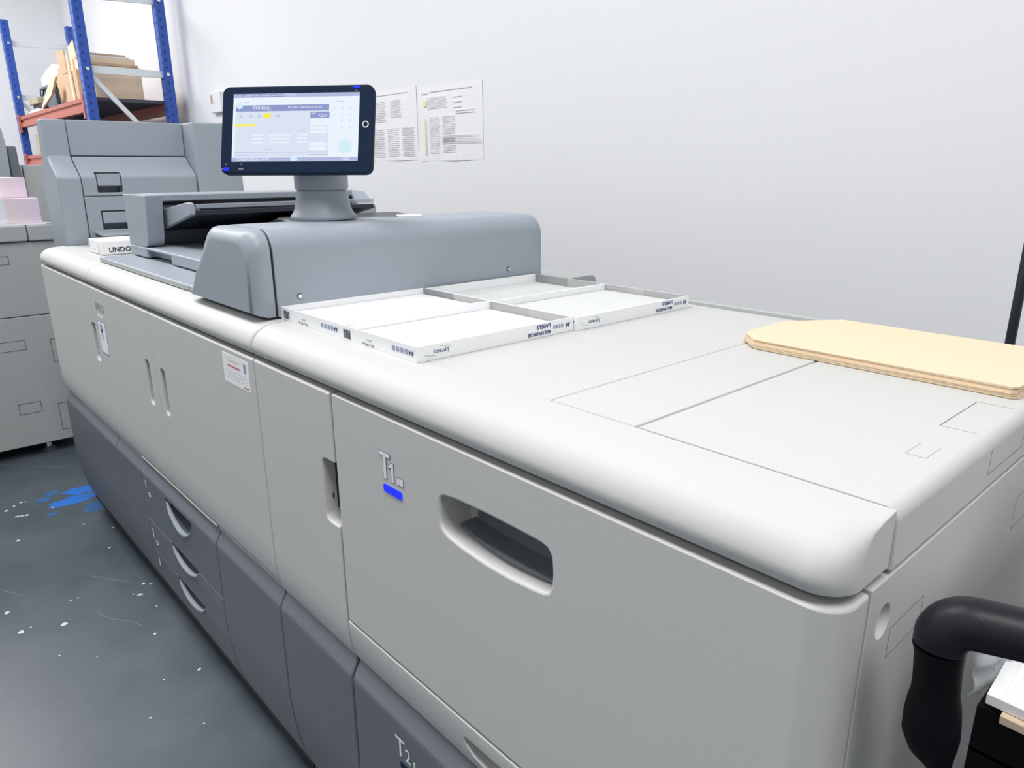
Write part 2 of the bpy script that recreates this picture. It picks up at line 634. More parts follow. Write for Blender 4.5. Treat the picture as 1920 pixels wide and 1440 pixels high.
B().prism(lower_prof(), 'x', -2.958, -2.303 - G).build('lower_panel', 'dark', A, bev=0.0032, seg=3, smooth=20)
for x in (-2.9, -2.36):
    for y in (0.58, 1.1):
        B().lathe([(0.022, 0), (0.024, 0.008), (0.012, 0.012), (0.008, 0.06)], (x, y), 16).build('foot', 'chassis', A)

# ================================================================== unit B: main engine
E_ = root('digital_printing_press', 'middle cabinet of the grey printing line with double doors and three paper drawers', 'printer', (-1.74, 0.85, 0))
B().box(-2.30, -1.182, 0.50, 1.32, 0.06, 0.945).build('chassis', 'chassis', E_)
B().box(-2.302, -1.1815, NB + 0.002, 1.17, 0.951, 0.9975).build('top_cover', 'light', E_, bev=0.003)
B().prism(rrect(1.172, 1.345, 0.945, 1.0, 0.016), 'x', -2.302, -1.19).build('rear_cover', 'light2', E_, bev=0.002)
nose(-2.3015, -1.1815, E_, back=NB)
XS = -1.763
h = cutter_slot(-1.845, -1.813, 0.706, 0.816, 0.03, r=0.010)
h2 = cutter_slot(-1.730, -1.700, 0.706, 0.816, 0.03, r=0.010)
dl = B().prism(door_prof(0.503), 'x', -2.3010, XS - G * .8).build('door', 'light', E_, bev=0.003, seg=3, cut=[h])
d2 = B().prism(door_prof(0.503), 'x', XS + G * .8, -1.1825).build('door', 'light', E_, bev=0.003, seg=3, cut=[h2])
B().box(-1.841, -1.817, 0.4905, 0.4955, 0.722, 0.812).build('handle', 'seam', dl)
B().box(-1.726, -1.704, 0.4905, 0.4955, 0.722, 0.812).build('handle', 'seam', d2)
for xx in (-1.845, -1.730):
    pass
B().prism([(0.4745, 0.5015), (0.473, 0.4985), (0.481, 0.494), (0.50, 0.494), (0.50, 0.5015)], 'x', -2.055, -1.507).build('drawer_trim', 'light', E_, bev=0.0006)
B().prism(door_prof(0.488)[-4:-1] and [(0.4755, 0.502), (0.480, 0.489), (0.52, 0.489), (0.52, 0.502)], 'x', -2.3015, -2.057).build('door_skirt', 'light', E_)
B().prism([(0.4755, 0.502), (0.480, 0.489), (0.52, 0.489), (0.52, 0.502)], 'x', -1.505, -1.182).build('door_skirt', 'light', E_)
B().prism(lower_prof(), 'x', -2.3015, -2.0585).build('lower_panel', 'dark', E_, bev=0.0032, seg=3, smooth=20)
B().prism(lower_prof(), 'x', -1.503, -1.182).build('lower_panel', 'dark', E_, bev=0.0032, seg=3, smooth=20)
DX0, DX1 = -2.0565, -1.5055
zs = [(0.3215, None), (0.2215, 0.3185), (0.052, 0.2185)]
FF = Face((0, FY, 0), (1, 0, 0), (0, 0, 1))
for i, (zb, zt) in enumerate(zs):
    xa, xb = -1.853 + 0.0, -1.662
    if i == 0:
        top = 0.448
        pr = lower_prof(zb=zb)
    else:
        top = zt + 0.004
        pr = lower_prof(zt=zt, zb=zb)
    low = top - (0.062 if i == 0 else 0.041)
    arcp = [(xa + (xb - xa) * k / 14, top - 0.012 - (top - 0.012 - low) * math.sin(math.pi * k / 14) ** 0.6) for k in range(15)]
    c = B().prism([(xa, top), ] + arcp + [(xb, top)], 'y', 0.44, FY + 0.075)
    dd = B().prism(pr, 'x', DX0, DX1).build('paper_drawer', 'dark', E_, bev=0.0020, seg=2, cut=[c], smooth=20)
    # raised crescent lip under the opening
    sec = []
    for k in range(17):
        t = k / 16
        x = xa + 0.004 + (xb - xa - 0.008) * t
        z = top - 0.012 - (top - 0.012 - low) * math.sin(math.pi * max(0.0, min(1.0, t))) ** 0.6
        s_ = math.sin(math.pi * t) ** 0.5
        fy = FY + (0.004 if i == 2 else 0.0)
        yo = fy - 0.0005 - 0.0045 * s_
        hh = 0.002 + 0.005 * s_
        sec.append([(x, fy + 0.007, z + 0.0025), (x, yo + 0.0015, z + 0.003), (x, yo, z), (x, yo + 0.002, z - hh * .7), (x, fy + 0.001, z - hh), (x, fy + 0.007, z - 0.001)])
    B().loft(sec).build('handle', 'mid', dd, smooth=60)
    b = B()
    zn = [0.418, 0.272, 0.180][i]
    yo = 0.0006 if i < 2 else -0.0035
    FF.text(b, str(i + 1), -2.030, zn, 0.034, h=yo, offset=0.0008)
    outline(b, FF, -2.006, -1.991, zn - 0.018, zn - 0.006, 0.0014) if i < 2 else None
    b.build('number_marking', 'white', dd)
# logo lettering, sticker, notice on the doors
b = B()
FF.text(b, 'PRO', -2.256, 0.880, 0.031, sx=1.5, offset=0.0010)
b.build('lettering', mat('mid_grey_lettering', (0.34, 0.35, 0.35), 0.5), dl)
b = B()
FF.rect(b, -2.243, -2.192, 0.861, 0.870)
b.build('badge', 'white', dl)
b = B()
FF.shape(b, rrect(-2.262, -2.184, 0.757, 0.852, 0.006))
o = b.build('sticker', 'ink2', dl)
b = B()
FF.shape(b, rrect(-2.258, -2.188, 0.761, 0.848, 0.004), 0.0004, 0.0008)
b.build('sticker_face', 'paper', o)
b = B()
FF.shape(b, [(-2.236, 0.842), (-2.216, 0.842), (-2.214, 0.826), (-2.224, 0.818), (-2.238, 0.826)], 0.0008, 0.001)
FF.rect(b, -2.232, -2.220, 0.800, 0.828, 0.0008, 0.001)
b.build('sticker_print', mat('sky_blue_ink', (0.18, 0.36, 0.75), 0.5), o)
b = B()
FF.shape(b, rrect(-1.322, -1.2055, 0.874, 0.930, 0.003))
o = b.build('notice', 'paper', d2)
o['label'] = 'white warning notice with small red and dark lines of text'
b = B()
FF.text(b, 'Caution', -1.300, 0.9165, 0.010, h=0.0006, sx=1.6)
for k in range(4):
    FF.rect(b, -1.311, -1.216, 0.899 - k * 0.0045, 0.9000 - k * 0.0045, 0.0004, 0.0006)
b.build('notice_print', 'inkgrey', o)
b = B()
FF.rect(b, -1.300, -1.242, 0.9070, 0.9105, 0.0004, 0.0006)
FF.rect(b, -1.232, -1.210, 0.8775, 0.8805, 0.0004, 0.0006)
b.build('notice_red_print', 'inkred', o)
b = B()
FF.shape(b, rrect(-1.226, -1.216, 0.906, 0.924, 0.003), 0.0004, 0.0006)
b.build('notice_symbol', 'ink2', o)
for x in (-2.25, -1.25):
    for y in (0.58, 1.2):
        B().lathe([(0.022, 0), (0.024, 0.008), (0.012, 0.012), (0.008, 0.06)], (x, y), 16).build('foot', 'chassis', E_)

# ================================================================== unit C: large capacity paper tray
C_ = root('paper_feed_cabinet', 'nearest grey cabinet of the printing line with the big T1 paper drawer', 'cabinet', (-0.68, 0.82, 0))
XE = -0.176
B().box(-1.178, XE - 0.012, 0.52, 1.165, 0.06, 0.9445).build('chassis', 'chassis', C_)
nose(-1.1785, XE, C_, r1=0.030, back=NB)
# +x side panel with round recess and outlined cover
SIDE = Face((XE + 0.001, 0, 0), (0, 1, 0), (0, 0, 1))
c = B()
secs = []
for r, dpt in ((0.014, -0.004), (0.0132, 0.0008), (0.011, 0.0045), (0.0075, 0.0072), (0.003, 0.0084)):
    secs.append([(XE + 0.001 - dpt, 0.551 + r * math.cos(a), 0.901 + r * 1.15 * math.sin(a)) for a in [2 * math.pi * k / 24 for k in range(24)]])
c.loft(secs)
b = B().box(XE - 0.014, XE + 0.001, 0.5195, 1.168, 0.055, 0.9415)
side = b.build('side_panel', 'light', C_, bev=0.0016, seg=2, cut=[c])
b = B()
for a0, a1, b0, b1 in ((0.5705, 0.644, 0.8845, 0.8851), (0.5705, 0.644, 0.8570, 0.8576), (0.5705, 0.5711, 0.857, 0.885), (0.6434, 0.644, 0.857, 0.885),
                       (0.915, 0.99, 0.8905, 0.8911), (0.915, 0.99, 0.8520, 0.8526), (0.915, 0.9156, 0.852, 0.891)):
    SIDE.rect(b, a0, a1, b0, b1, 0, 0.0002)
b.build('cover_seam', 'seam', side)
# lid
lid_back = 1.128
LB = B()
b = B()
b.box(-1.178, -0.5475 - 0.0008, NB + 0.0015, lid_back, 0.972, 0.9992)
b.build('lid_panel', 'light', C_, bev=0.0012)
b = B()
b.box(-0.5475 + 0.0008, -0.4265 - 0.0020, NB + 0.0030, lid_back, 0.972, 0.9992)
b.build('lid_panel', 'light', C_, bev=0.0012)
# right lid panel wraps down the side
rad = 0.012
pr = [(-0.4265 + 0.0017, 0.9992)] + arc(XE - rad + 0.001, 0.9992 - rad, rad, 90, 0, 6) + [(XE + 0.001, 0.9455), (XE - 0.010, 0.9455), (XE - 0.010, 0.972), (-0.4265 + 0.0017, 0.972)]
c1 = B().box(-0.2172, -0.1996, 0.6725, 0.7105, 0.9965, 1.01)
c2 = B().box(-0.222, -0.15, 0.775, 0.888, 0.990, 1.01)
c3 = B().box(-0.187, -0.15, 0.775, 0.888, 0.9610, 0.9895)
B().box(-0.4285, -0.4245, NB + 0.005, 1.12, 0.975, 0.9972).build('lid_joint', 'light2', C_)
rl = B().prism(pr, 'y', NB + 0.0042, 1.168).build('lid_panel', 'light', C_, bev=0.0014, seg=2, smooth=30, cut=[c1])
# small covers drawn by fine gaps
B().box(-0.2166, -0.2002, 0.6731, 0.7099, 0.9955, 0.9991).build('access_cover', 'light', rl)
g_ = 0.0007
b = B()
TOPF = Face((0, 0, 0.9992), (1, 0, 0), (0, 1, 0))
TOPF.rect(b, -0.2225, -0.188, 0.7744, 0.7744 + g_, 0, 0.0001)
TOPF.rect(b, -0.2225, -0.188, 0.8876, 0.8876 + g_, 0, 0.0001)
TOPF.rect(b, -0.2225 - .0012, -0.2225, 0.7744, 0.8876, 0, 0.0001)
SIDE.rect(b, 0.7744, 0.7744 + g_, 0.9612, 0.987, 0, 0.0002)
SIDE.rect(b, 0.8876, 0.8876 + g_, 0.9612, 0.987, 0, 0.0002)
SIDE.rect(b, 0.7744, 0.8876, 0.9606, 0.9614, 0, 0.0002)
b.build('latch_seam', 'seam', rl)
B().box(-1.178, -0.4265, lid_back + 0.001, 1.168, 0.972, 0.9990).build('rear_top_strip', 'light', C_, bev=0.001)
B().prism([(1.1685, 0.95), (1.1685, 1.0045), (1.1705, 1.0065), (1.180, 1.0065), (1.183, 1.003), (1.183, 0.95)], 'x', -1.178, XE + 0.001).build('rear_lip', 'light2', C_)
B().box(-1.178, XE, 1.169, 1.18, 0.06, 0.95).build('back_panel', 'light2', C_)
# narrow door
h = cutter_slot(-0.956, -0.90, 0.727, 0.831, 0.034, r=0.012)
nd = B().prism(door_prof(), 'x', -1.1785, -0.917).build('door', 'light', C_, bev=0.0035, seg=3, cut=[h])
B().box(-0.9560, -0.9300, 0.4870, 0.4995, 0.740, 0.829).build('handle', 'navy', nd)  # navy block, no grip: shade of the pocket's deep end put in as colour
B().box(-0.9565, -0.9548, 0.4795, 0.4815, 0.757, 0.766).build('latch', 'navy', nd)
# T1 drawer with rounded outer corner and moulded handle
TX0, RC = -0.9115, 0.028
# the front's upper edge is rounded by the bevel below
plan = [(TX0, 0.52), (TX0, FY)] + arc(XE + 0.001 - RC, FY + RC, RC, -90, 0, 8) + [(XE + 0.001, 0.5165), (XE - 0.02, 0.5165)]
outl = [(-0.6545, 0.845), (-0.6545, 0.862), (-0.6515, 0.869), (-0.644, 0.8735), (-0.62, 0.8765), (-0.56, 0.8790), (-0.50, 0.8790), (-0.478, 0.8785), (-0.468, 0.876), (-0.4625, 0.869),
        (-0.461, 0.850), (-0.462, 0.834), (-0.466, 0.8265), (-0.474, 0.8225), (-0.49, 0.8200), (-0.53, 0.8165), (-0.57, 0.8160), (-0.61, 0.8185), (-0.638, 0.8225), (-0.649, 0.8275), (-0.6535, 0.835)]
FX0, FX1, FZ0, FZ1 = -0.6545, -0.461, 0.816, 0.879


def outline_scaled(k):
    cx, cz = -0.558, 0.8475
    return [(cx + (x - cx) * (1 + k / 0.096), cz + (z - cz) * (1 + k / 0.031)) for x, z in outl]


hc = B().prism(outl, 'y', 0.44, 0.516)
t1 = B().prism(plan, 'z', 0.5685, ZT)
t1.box(-0.69, -0.43, 0.50, 0.530, 0.79, 0.90)
t1d = t1.build('drawer_front', 'light', C_, bev=0.0032, seg=3, ang=35, cut=[hc])
t1d['label'] = 'light grey drawer front marked T1 with a moulded handle opening'
# inside the opening: dark back plate and curved grip blade
b = B().box(-0.638, -0.4625, 0.5125, 0.5155, 0.824, 0.8765)
b.build('handle_recess', 'dark', t1d, bev=0.002)
sec = []
for k in range(15):
    t = k / 14
    x = -0.643 + t * 0.180
    z = 0.8275 - 0.0030 * math.sin(math.pi * t)
    y = 0.4935 - 0.012 * math.sin(math.pi * (0.12 + t * 0.6))
    sec.append([(x, 0.514, z + 0.003), (x, y + 0.004, z + 0.003), (x, y, z + 0.001), (x, y, z - 0.002), (x, y + 0.003, z - 0.004), (x, 0.514, z - 0.004)])
B().loft(sec).build('handle', 'dark', t1d, smooth=60)
# T1 marking


def grow(pts, d):
    """offset a counter-clockwise outline outwards by d with mitred corners"""
    out = []
    n_ = len(pts)
    for i in range(n_):
        p0, p1, p2 = Vector(pts[i - 1]), Vector(pts[i]), Vector(pts[(i + 1) % n_])
        e1, e2 = (p1 - p0).normalized(), (p2 - p1).normalized()
        n1, n2 = Vector((e1.y, -e1.x)), Vector((e2.y, -e2.x))
        m_ = (n1 + n2)
        m_ = m_ / max(m_.length_squared, 1e-9) * 2
        out.append(tuple(p1 + m_ * d))
    return out


LT_ = [(-0.7765, 0.8545), (-0.7705, 0.8545), (-0.7705, 0.8860), (-0.7605, 0.8860), (-0.7605, 0.8912), (-0.7865, 0.8912), (-0.7865, 0.8860), (-0.7765, 0.8860)]
L1_ = [(-0.7580, 0.8548), (-0.7530, 0.8548), (-0.7530, 0.8800), (-0.7578, 0.8800), (-0.7640, 0.8762), (-0.7640, 0.8722), (-0.7580, 0.8745)]
b = B()
for q in (LT_, L1_):
    FF.shape(b, grow(q, 0.0011), 0, 0.0005)
FF.shape(b, [(-0.7455, 0.8545), (-0.7300, 0.8545), (-0.7300, 0.8655), (-0.7455, 0.8655)], 0, 0.0005)
b.build('marking_outline', 'outline', t1d)
b = B()
for q in (LT_, L1_):
    FF.shape(b, q, 0.0005, 0.0009)
FF.shape(b, [(-0.7445, 0.8555), (-0.7393, 0.8555), (-0.7393, 0.8645), (-0.7445, 0.8645)], 0.0005, 0.0009)
FF.shape(b, [(-0.7383, 0.8555), (-0.7310, 0.8555), (-0.7310, 0.8645), (-0.7383, 0.8645)], 0.0005, 0.0009)
b.build('marking', 'white', t1d)
b = B()
FF.shape(b, rrect(-0.7785, -0.7350, 0.8352, 0.8462, 0.0025), 0, 0.0012)
b.build('status_light', 'led', t1d)
# strip below T1 with grip, then T2 drawer
zz = [(FY, 0.5655), (FY, 0.556), (0.4668, 0.545), (0.4685, 0.53), (0.4715, 0.512), (0.4755, 0.499), (0.480, 0.489), (0.52, 0.489), (0.52, 0.5655)]
c = B().prism([(-0.622, 0.5365), (-0.616, 0.540), (-0.42, 0.542), (-0.416, 0.536), (-0.44, 0.520), (-0.50, 0.510), (-0.57, 0.508), (-0.606, 0.516), (-0.620, 0.528)], 'y', 0.44, 0.505)
B().prism(zz, 'x', TX0, XE).build('grip_strip', 'light', C_, bev=0.0016, seg=3, cut=[c])
t2 = B().prism(lower_prof(), 'x', TX0, XE).build('drawer_front', 'dark', C_, bev=0.003, seg=3, smooth=20)
t2['label'] = 'charcoal drawer front marked T2'
b = B()
FF.text(b, 'T', -0.7900, 0.3985, 0.047, h=0.0006, offset=0.0004, sx=0.92)
FF.text(b, '2', -0.7645, 0.3985, 0.034, h=0.0006, offset=0.0003, sx=0.92)
FF.rect(b, -0.742, -0.7395, 0.398, 0.410, 0, 0.0006)
b.build('marking', 'white', t2)
b = B()
FF.shape(b, rrect(-0.7785, -0.7350, 0.377, 0.388, 0.0025), 0, 0.001)
b.build('status_light', 'bezel', t2)
B().prism(lower_prof(), 'x', -1.1785, -0.917).build('lower_panel', 'dark', C_, bev=0.0032, seg=3, smooth=20)
for x in (-1.12, -0.25):
    for y in (0.58, 1.1):
        B().lathe([(0.022, 0), (0.024, 0.008), (0.012, 0.012), (0.008, 0.06)], (x, y), 16).build('foot', 'chassis', C_)

# ================================================================== grey bridge housing that carries the screen
K_ = root('bridge_unit', 'blue-grey raised housing across the press, below the touchscreen', 'printer housing', (-1.32, 0.85, 1.0))


def ksec(y, d=0.0, zb=1.0025):
    """cross-section in xz at depth y, pulled inwards by d"""
    R = 0.036
    x1 = -1.196 - d
    zt = 1.152 - d
    pts = [(-1.522 + d, zb), (x1, zb)]
    pts += [(p[0], p[1]) for p in arc(x1 - R, zt - R, R, 0, 90, 7)]
    pts += [(-1.372 + d, zt), (-1.388 + d, zt - 0.002), (-1.402 + d, zt - 0.009), (-1.417 + d, zt - 0.022), (-1.453 + d, 1.09 - d * .5), (-1.488 + d, 1.055)]
    return [(x, y, z) for x, z in pts]


secs = [ksec(0.5265 + 0.0, 0.001), ksec(0.5285, 0)]
secs += [ksec(1.187 - 0.045 * (1 - math.cos(math.radians(a))) if False else 1.187 - 0.045 + 0.045 * math.sin(math.radians(a)), 0.045 * (1 - math.cos(math.radians(a)))) for a in range(0, 86, 12)]
hs = B().loft(secs).build('housing', 'mid', K_, smooth=45)


def capsec(y, d, zb):
    R = 0.036
    x1 = -1.1965 - d
    zt = 1.1515 - d
    pts = [(-1.522 + d, zb), (x1, zb)]
    pts += arc(x1 - R, zt - R, R, 0, 90, 7)
    pts += [(-1.372 + d, zt), (-1.388 + d, zt - 0.002), (-1.402 + d, zt - 0.009), (-1.417 + d, zt - 0.022), (-1.453 + d, 1.09 - d * .5), (-1.488 + d, 1.055)]
    return [(x, y, z) for x, z in pts]


secs = []
RR = 0.024
for a in range(0, 91, 10):
    t = math.radians(a)
    secs.append(capsec(0.485 + RR * (1 - math.sin(t)), RR * (1 - math.cos(t)), 1.0035 + (0.009 if a > 70 else 0.009 * a / 80)))
secs = secs[::-1]
secs.append(capsec(0.521, 0, 1.0035))
secs.append(capsec(0.5225, 0.0012, 1.0035))
B().loft(secs).build('front_cap', 'mid', K_, smooth=50)
B().prism([(x + (0.006 if x < -1.4 else -0.004), z - 0.006 if z > 1.02 else 1.0025) for x, _, z in ksec(0, 0)], 'y', 0.505, 0.53).build('cap_gap', 'chassis', K_)
for y, z in ((0.568, 1.035), (1.061, 1.038)):
    b = B()
    b.disc((-1.1965, y, z), (1, 0, 0), 0.0052, 0.0012, 16)
    s_ = b.build('screw_washer', 'outline', K_)
    b = B()
    b.disc((-1.1955, y, z), (1, 0, 0), 0.0036, 0.0026, 16)
    b.build('screw', 'chrome', s_)
b = B().prism([(-1.352 + 0.026 * math.cos(a) * .85, 0.862 + 0.026 * math.sin(a)) for a in [2 * math.pi * k / 24 for k in range(24)]], 'z', 1.1522, 1.1526)
b.build('hole_shade', 'dark', K_)  # flat dark disc: shade of a round hole put in as colour
b = B().prism([(-1.335, 0.872), (-1.322, 0.925), (-1.372, 0.955), (-1.392, 0.905)], 'z', 1.1522, 1.1534)
b.build('label_sticker', 'paper', K_)

# ================================================================== touchscreen on its stand
T_ = root('touchscreen_monitor', 'black-framed touchscreen with a lit menu on a flared grey stand', 'screen', (-1.378, 0.722, 1.152))
ST = (-1.378, 0.722)
b = B().lathe([(0.064, 1.1535), (0.0655, 1.157), (0.0645, 1.161), (0.060, 1.166), (0.0565, 1.173), (0.0535, 1.184), (0.0515, 1.198), (0.0507, 1.2085), (0.0480, 1.2095), (0.048, 1.211),
               (0.0515, 1.2115), (0.0525, 1.216), (0.0525, 1.243)], ST, 48)
b.build('stand', 'mid', T_, smooth=50)
yaw, pit = math.radians(-48.6), math.radians(17.3)
n = Vector((math.cos(yaw) * math.cos(pit), math.sin(yaw) * math.cos(pit), math.sin(pit)))
r_ = Vector((0, 0, 1)).cross(n).normalized()
up = n.cross(r_)
SC = Vector((-1.333, 0.6553, 1.3215))
FM = Face(SC, r_, up)
W2, H2 = 0.1475, 0.0828


def mon_sec(k, hh, r=0.014):
    return [FM.P(a, b, hh) for a, b in rrect(-W2 + k, W2 - k, -H2 + k, H2 - k, max(r - k * .5, 0.004), 5)]


b = B().loft([mon_sec(0.030, -0.046), mon_sec(0.012, -0.034), mon_sec(0.0015, -0.018), mon_sec(0, -0.012), mon_sec(0, -0.003), mon_sec(0.0012, -0.0008), mon_sec(0.003, 0)])
bz = b.build('screen_frame', 'bezel', T_, smooth=30)
# neck behind the screen
b = B()
b.tube([Vector((ST[0], ST[1], 1.2425)), Vector((ST[0] + 0.002, ST[1] - 0.002, 1.255)), Vector((ST[0] + 0.012, ST[1] - 0.016, 1.275)), FM.P(0.0, -0.012, -0.042)], [0.050, 0.0475, 0.042, 0.036], 24)
b.build('neck', 'dark', T_, smooth=60)
# display: region of the frame from the photo, bezel margins
DXa, DXb, DYa, DYb = -0.1245, 0.1205, -0.0600, 0.0675
b = B()
FM.rect(b, DXa, DXb, DYa, DYb, 0.0, 0.0005)
dsp = b.build('display', 's_white', bz)


def sx(u):
    return DXa + (DXb - DXa) * u


def sy(v):
    return DYb - (DYb - DYa) * v


def srect(b, u0, u1, v0, v1, lvl=1):
    FM.rect(b, sx(u0), sx(u1), sy(v1), sy(v0), 0.0005 + 0.0003 * (lvl - 1), 0.0005 + 0.0003 * lvl)


b = B(); srect(b, 0.02, 0.765, 0.26, 0.93); b.build('display_panel', 's_pale', dsp)
b = B(); srect(b, 0.0, 1.0, 0.0, 0.055); srect(b, 0.0, 1.0, 0.945, 1.0); b.build('display_bar', 's_lilac', dsp)
b = B(); srect(b, 0.02, 0.765, 0.17, 0.262); srect(b, 0.62, 0.77, 0.28, 0.37, 2); b.build('display_title', 's_blue', dsp)
b = B(); srect(b, 0.625, 0.765, 0.375, 0.47, 3); srect(b, 0.62, 0.75, 0.49, 0.53, 2); srect(b, 0.62, 0.75, 0.55, 0.59, 2); srect(b, 0.62, 0.75, 0.73, 0.77, 2); srect(b, 0.62, 0.75, 0.79, 0.84, 2)
for v in (0.60, 0.655, 0.71):
    srect(b, 0.16, 0.25, v, v + 0.022, 2); srect(b, 0.30, 0.46, v, v + 0.022, 2); srect(b, 0.52, 0.60, v, v + 0.022, 2)
b.build('display_field', 's_white', dsp)
b = B(); srect(b, 0.02, 0.185, 0.447, 0.480, 2); srect(b, 0.245, 0.305, 0.288, 0.362, 2); b.build('display_highlight', 's_yellow', dsp)
b = B()
for i_, t in enumerate(('Copy Count', 'Printer Count', 'Scanner Count', 'Choices')):
    pass
for u0, u1 in ((0.02, 0.115), (0.14, 0.255), (0.28, 0.39)):
    srect(b, u0 + 0.0, u1 + 0.012, 0.006, 0.050, 2)
b.build('display_tab', 's_blue', dsp)
b = B()
for t, u, v, s_ in (('Printing..', 0.16, 0.235, 0.0105), ('Check Status', 0.045, 0.988, 0.0085), ('Stop', 0.875, 0.988, 0.0085), ('12:05', 0.24, 0.985, 0.007), ('Copy Count', 0.025, 0.040, 0.0055),
                    ('Printer Count', 0.145, 0.040, 0.0055), ('Scanner Count', 0.284, 0.040, 0.0055), ('Choices', 0.43, 0.040, 0.006), ('Job', 0.63, 0.315, 0.006), ('Quit', 0.69, 0.355, 0.0085),
                    ('No.Jobs: Standard tray A4', 0.44, 0.225, 0.0062)):
    FM.text(b, t, sx(u), sy(v), s_, h=0.0018)
b.build('display_text', 's_white', dsp)
b = B()
for i_ in range(9):
    FM.text(b, '%d' % (i_ + 1), sx(0.80 + 0.062 * (i_ % 3)), sy(0.245 + 0.095 * (i_ // 3)), 0.0068, h=0.0009)
for i_, t in enumerate('*0#'):
    FM.text(b, t, sx(0.80 + 0.062 * i_), sy(0.53), 0.0068, h=0.0009)
for v in (0.62, 0.675, 0.73):
    srect(b, 0.035, 0.075, v, v + 0.007, 2)
    srect(b, 0.14, 0.142, v - .01, v + 0.02, 2)
for u0, u1, v in ((0.04, 0.07, 0.545), (0.12, 0.20, 0.545), (0.28, 0.33, 0.545), (0.45, 0.47, 0.545), (0.53, 0.58, 0.545), (0.02, 0.29, 0.905), (0.37, 0.49, 0.905), (0.62, 0.77, 0.90), (0.02, 0.77, 0.86),
                  (0.08, 0.13, 0.12), (0.83, 0.88, 0.125), (0.25, 0.33, 0.82)):
    srect(b, u0, u1, v, v + 0.012, 2)
for u in (0.05, 0.13, 0.20, 0.35):
    srect(b, u, u + 0.028, 0.315, 0.35, 2)
b.build('display_print', 's_line', dsp)
b = B()
FM.shape(b, [(sx(0.90) + 0.0135 * math.cos(a), sy(0.79) + 0.0135 * math.sin(a)) for a in [2 * math.pi * k / 28 for k in range(28)]], 0.0005, 0.0008)
FM.shape(b, [(sx(0.052) + 0.0068 * math.cos(a), sy(0.17) + 0.0068 * math.sin(a)) for a in [2 * math.pi * k / 28 for k in range(28)]], 0.0011, 0.0014)
FM.shape(b, [(sx(0.50) + 0.0075 * math.cos(a), sy(0.972) + 0.0035 * math.sin(a)) for a in [2 * math.pi * k / 28 for k in range(28)]], 0.0008, 0.0011)
b.build('display_button', 's_green', dsp)
# hardware marks on the frame
b = B()
b.tube([FM.P(0.1335 + 0.0052 * math.cos(a), 0.0075 + 0.0055 * math.sin(a), 0.0004) for a in [2 * math.pi * k / 24 for k in range(25)]], 0.0011, 8)
b.build('home_button', 'steel', bz)
b = B()
FM.rect(b, 0.1075, 0.1205, 0.0750, 0.0795, 0, 0.0008)
FM.rect(b, -0.1395, -0.1290, -0.0775, -0.0710, 0, 0.0008)
b.build('indicator_light', 'led', bz)
b = B()
FM.rect(b, -0.1100, -0.1005, -0.0765, -0.0725, 0, 0.0006)
FM.rect(b, -0.1062, -0.1035, -0.0668, -0.0640, 0, 0.0006)
FM.rect(b, -0.1365, -0.1337, -0.0668, -0.0640, 0, 0.0006)
FM.rect(b, -0.1445, -0.1410, -0.0765, -0.0730, 0, 0.0006)
FM.rect(b, 0.1128, 0.1156, 0.0690, 0.0718, 0, 0.0006)
b.build('frame_marking', 'seam', bz)

# ================================================================== scanner bed and document feeder
S_ = root('scanner_bed', 'low flat grey scanner plate on the press beneath the document feeder', 'scanner', (-1.98, 0.88, 1.0))
B().box(-2.352, -1.53, 0.517, 1.25, 1.0, 1.0135).build('bed', 'mid', S_, bev=0.003, seg=2)
B().box(-2.33, -1.62, 0.5155, 0.517, 1.0015, 1.011).build('edge_strip', 'light2', S_)

D_ = root('document_feeder', 'blue-grey automatic document feeder with a sloping input tray beside the bridge housing', 'document feeder', (-2.05, 0.95, 1.014))
# base (platen cover) with a hand notch
c = B().box(-2.185, -1.985, 0.56, 0.625, 1.0, 1.0375)
c2 = B().box(-2.4, -2.34, 0, 0.1, 0, 0.1)
B().box(-2.34, -1.68, 0.600, 1.24, 1.0165, 1.046).build('platen_cover', 'mid', D_, bev=0.004, seg=3, cut=[c])
B().prism([(-2.34, 1.046), (-2.192, 1.046), (-2.180, 1.049), (-2.168, 1.056), (-2.160, 1.07), (-2.134, 1.186), (-2.34, 1.186)], 'y', 0.6005, 0.645).build('front_wall', 'mid', D_, bev=0.002, seg=2)
B().box(-2.343, -2.160, 0.645, 1.24, 1.168, 1.187).build('top_cover', 'mid', D_, bev=0.003, seg=2)
B().box(-2.335, -2.245, 0.645, 1.23, 1.05, 1.168).build('feed_housing', 'dark', D_)
B().box(-2.245, -2.19, 0.66, 0.76, 1.128, 1.158).build('side_guide', 'mid', D_, bev=0.002)
B().prism([(-2.34, 1.05), (-2.34, 1.187), (-2.19, 1.182), (-2.118, 1.138), (-2.108, 1.05)], 'y', 1.241, 1.30).build('rear_wall', 'mid', D_, bev=0.004, seg=2)
tp = [(-2.232, 1.084), (-2.232, 1.141), (-1.980, 1.171), (-1.962, 1.168), (-1.960, 1.141)]
B().prism(tp, 'y', 0.655, 0.668).build('tray_side', 'mid', D_, bev=0.002, seg=2)
B().prism([(-2.23, 1.085), (-2.23, 1.120), (-1.970, 1.150), (-1.962, 1.139)], 'y', 0.668, 1.20).build('input_tray', 'navy', D_, bev=0.002)
B().prism([(-1.968, 1.156), (-1.968, 1.167), (-1.962, 1.166), (-1.962, 1.155)], 'y', 0.672, 1.20).build('tray_lip', 'clear', D_, bev=0.002)
B().prism([(-2.20, 1.046), (-2.20, 1.075), (-2.10, 1.085), (-1.90, 1.128), (-1.78, 1.122), (-1.75, 1.10), (-1.74, 1.046)], 'y', 0.86, 1.235).build('output_tray', 'navy', D_, bev=0.008, seg=3)
B().box(-2.19, -1.95, 0.775, 0.86, 1.052, 1.066).build('output_slot', 'navy', D_, bev=0.002)
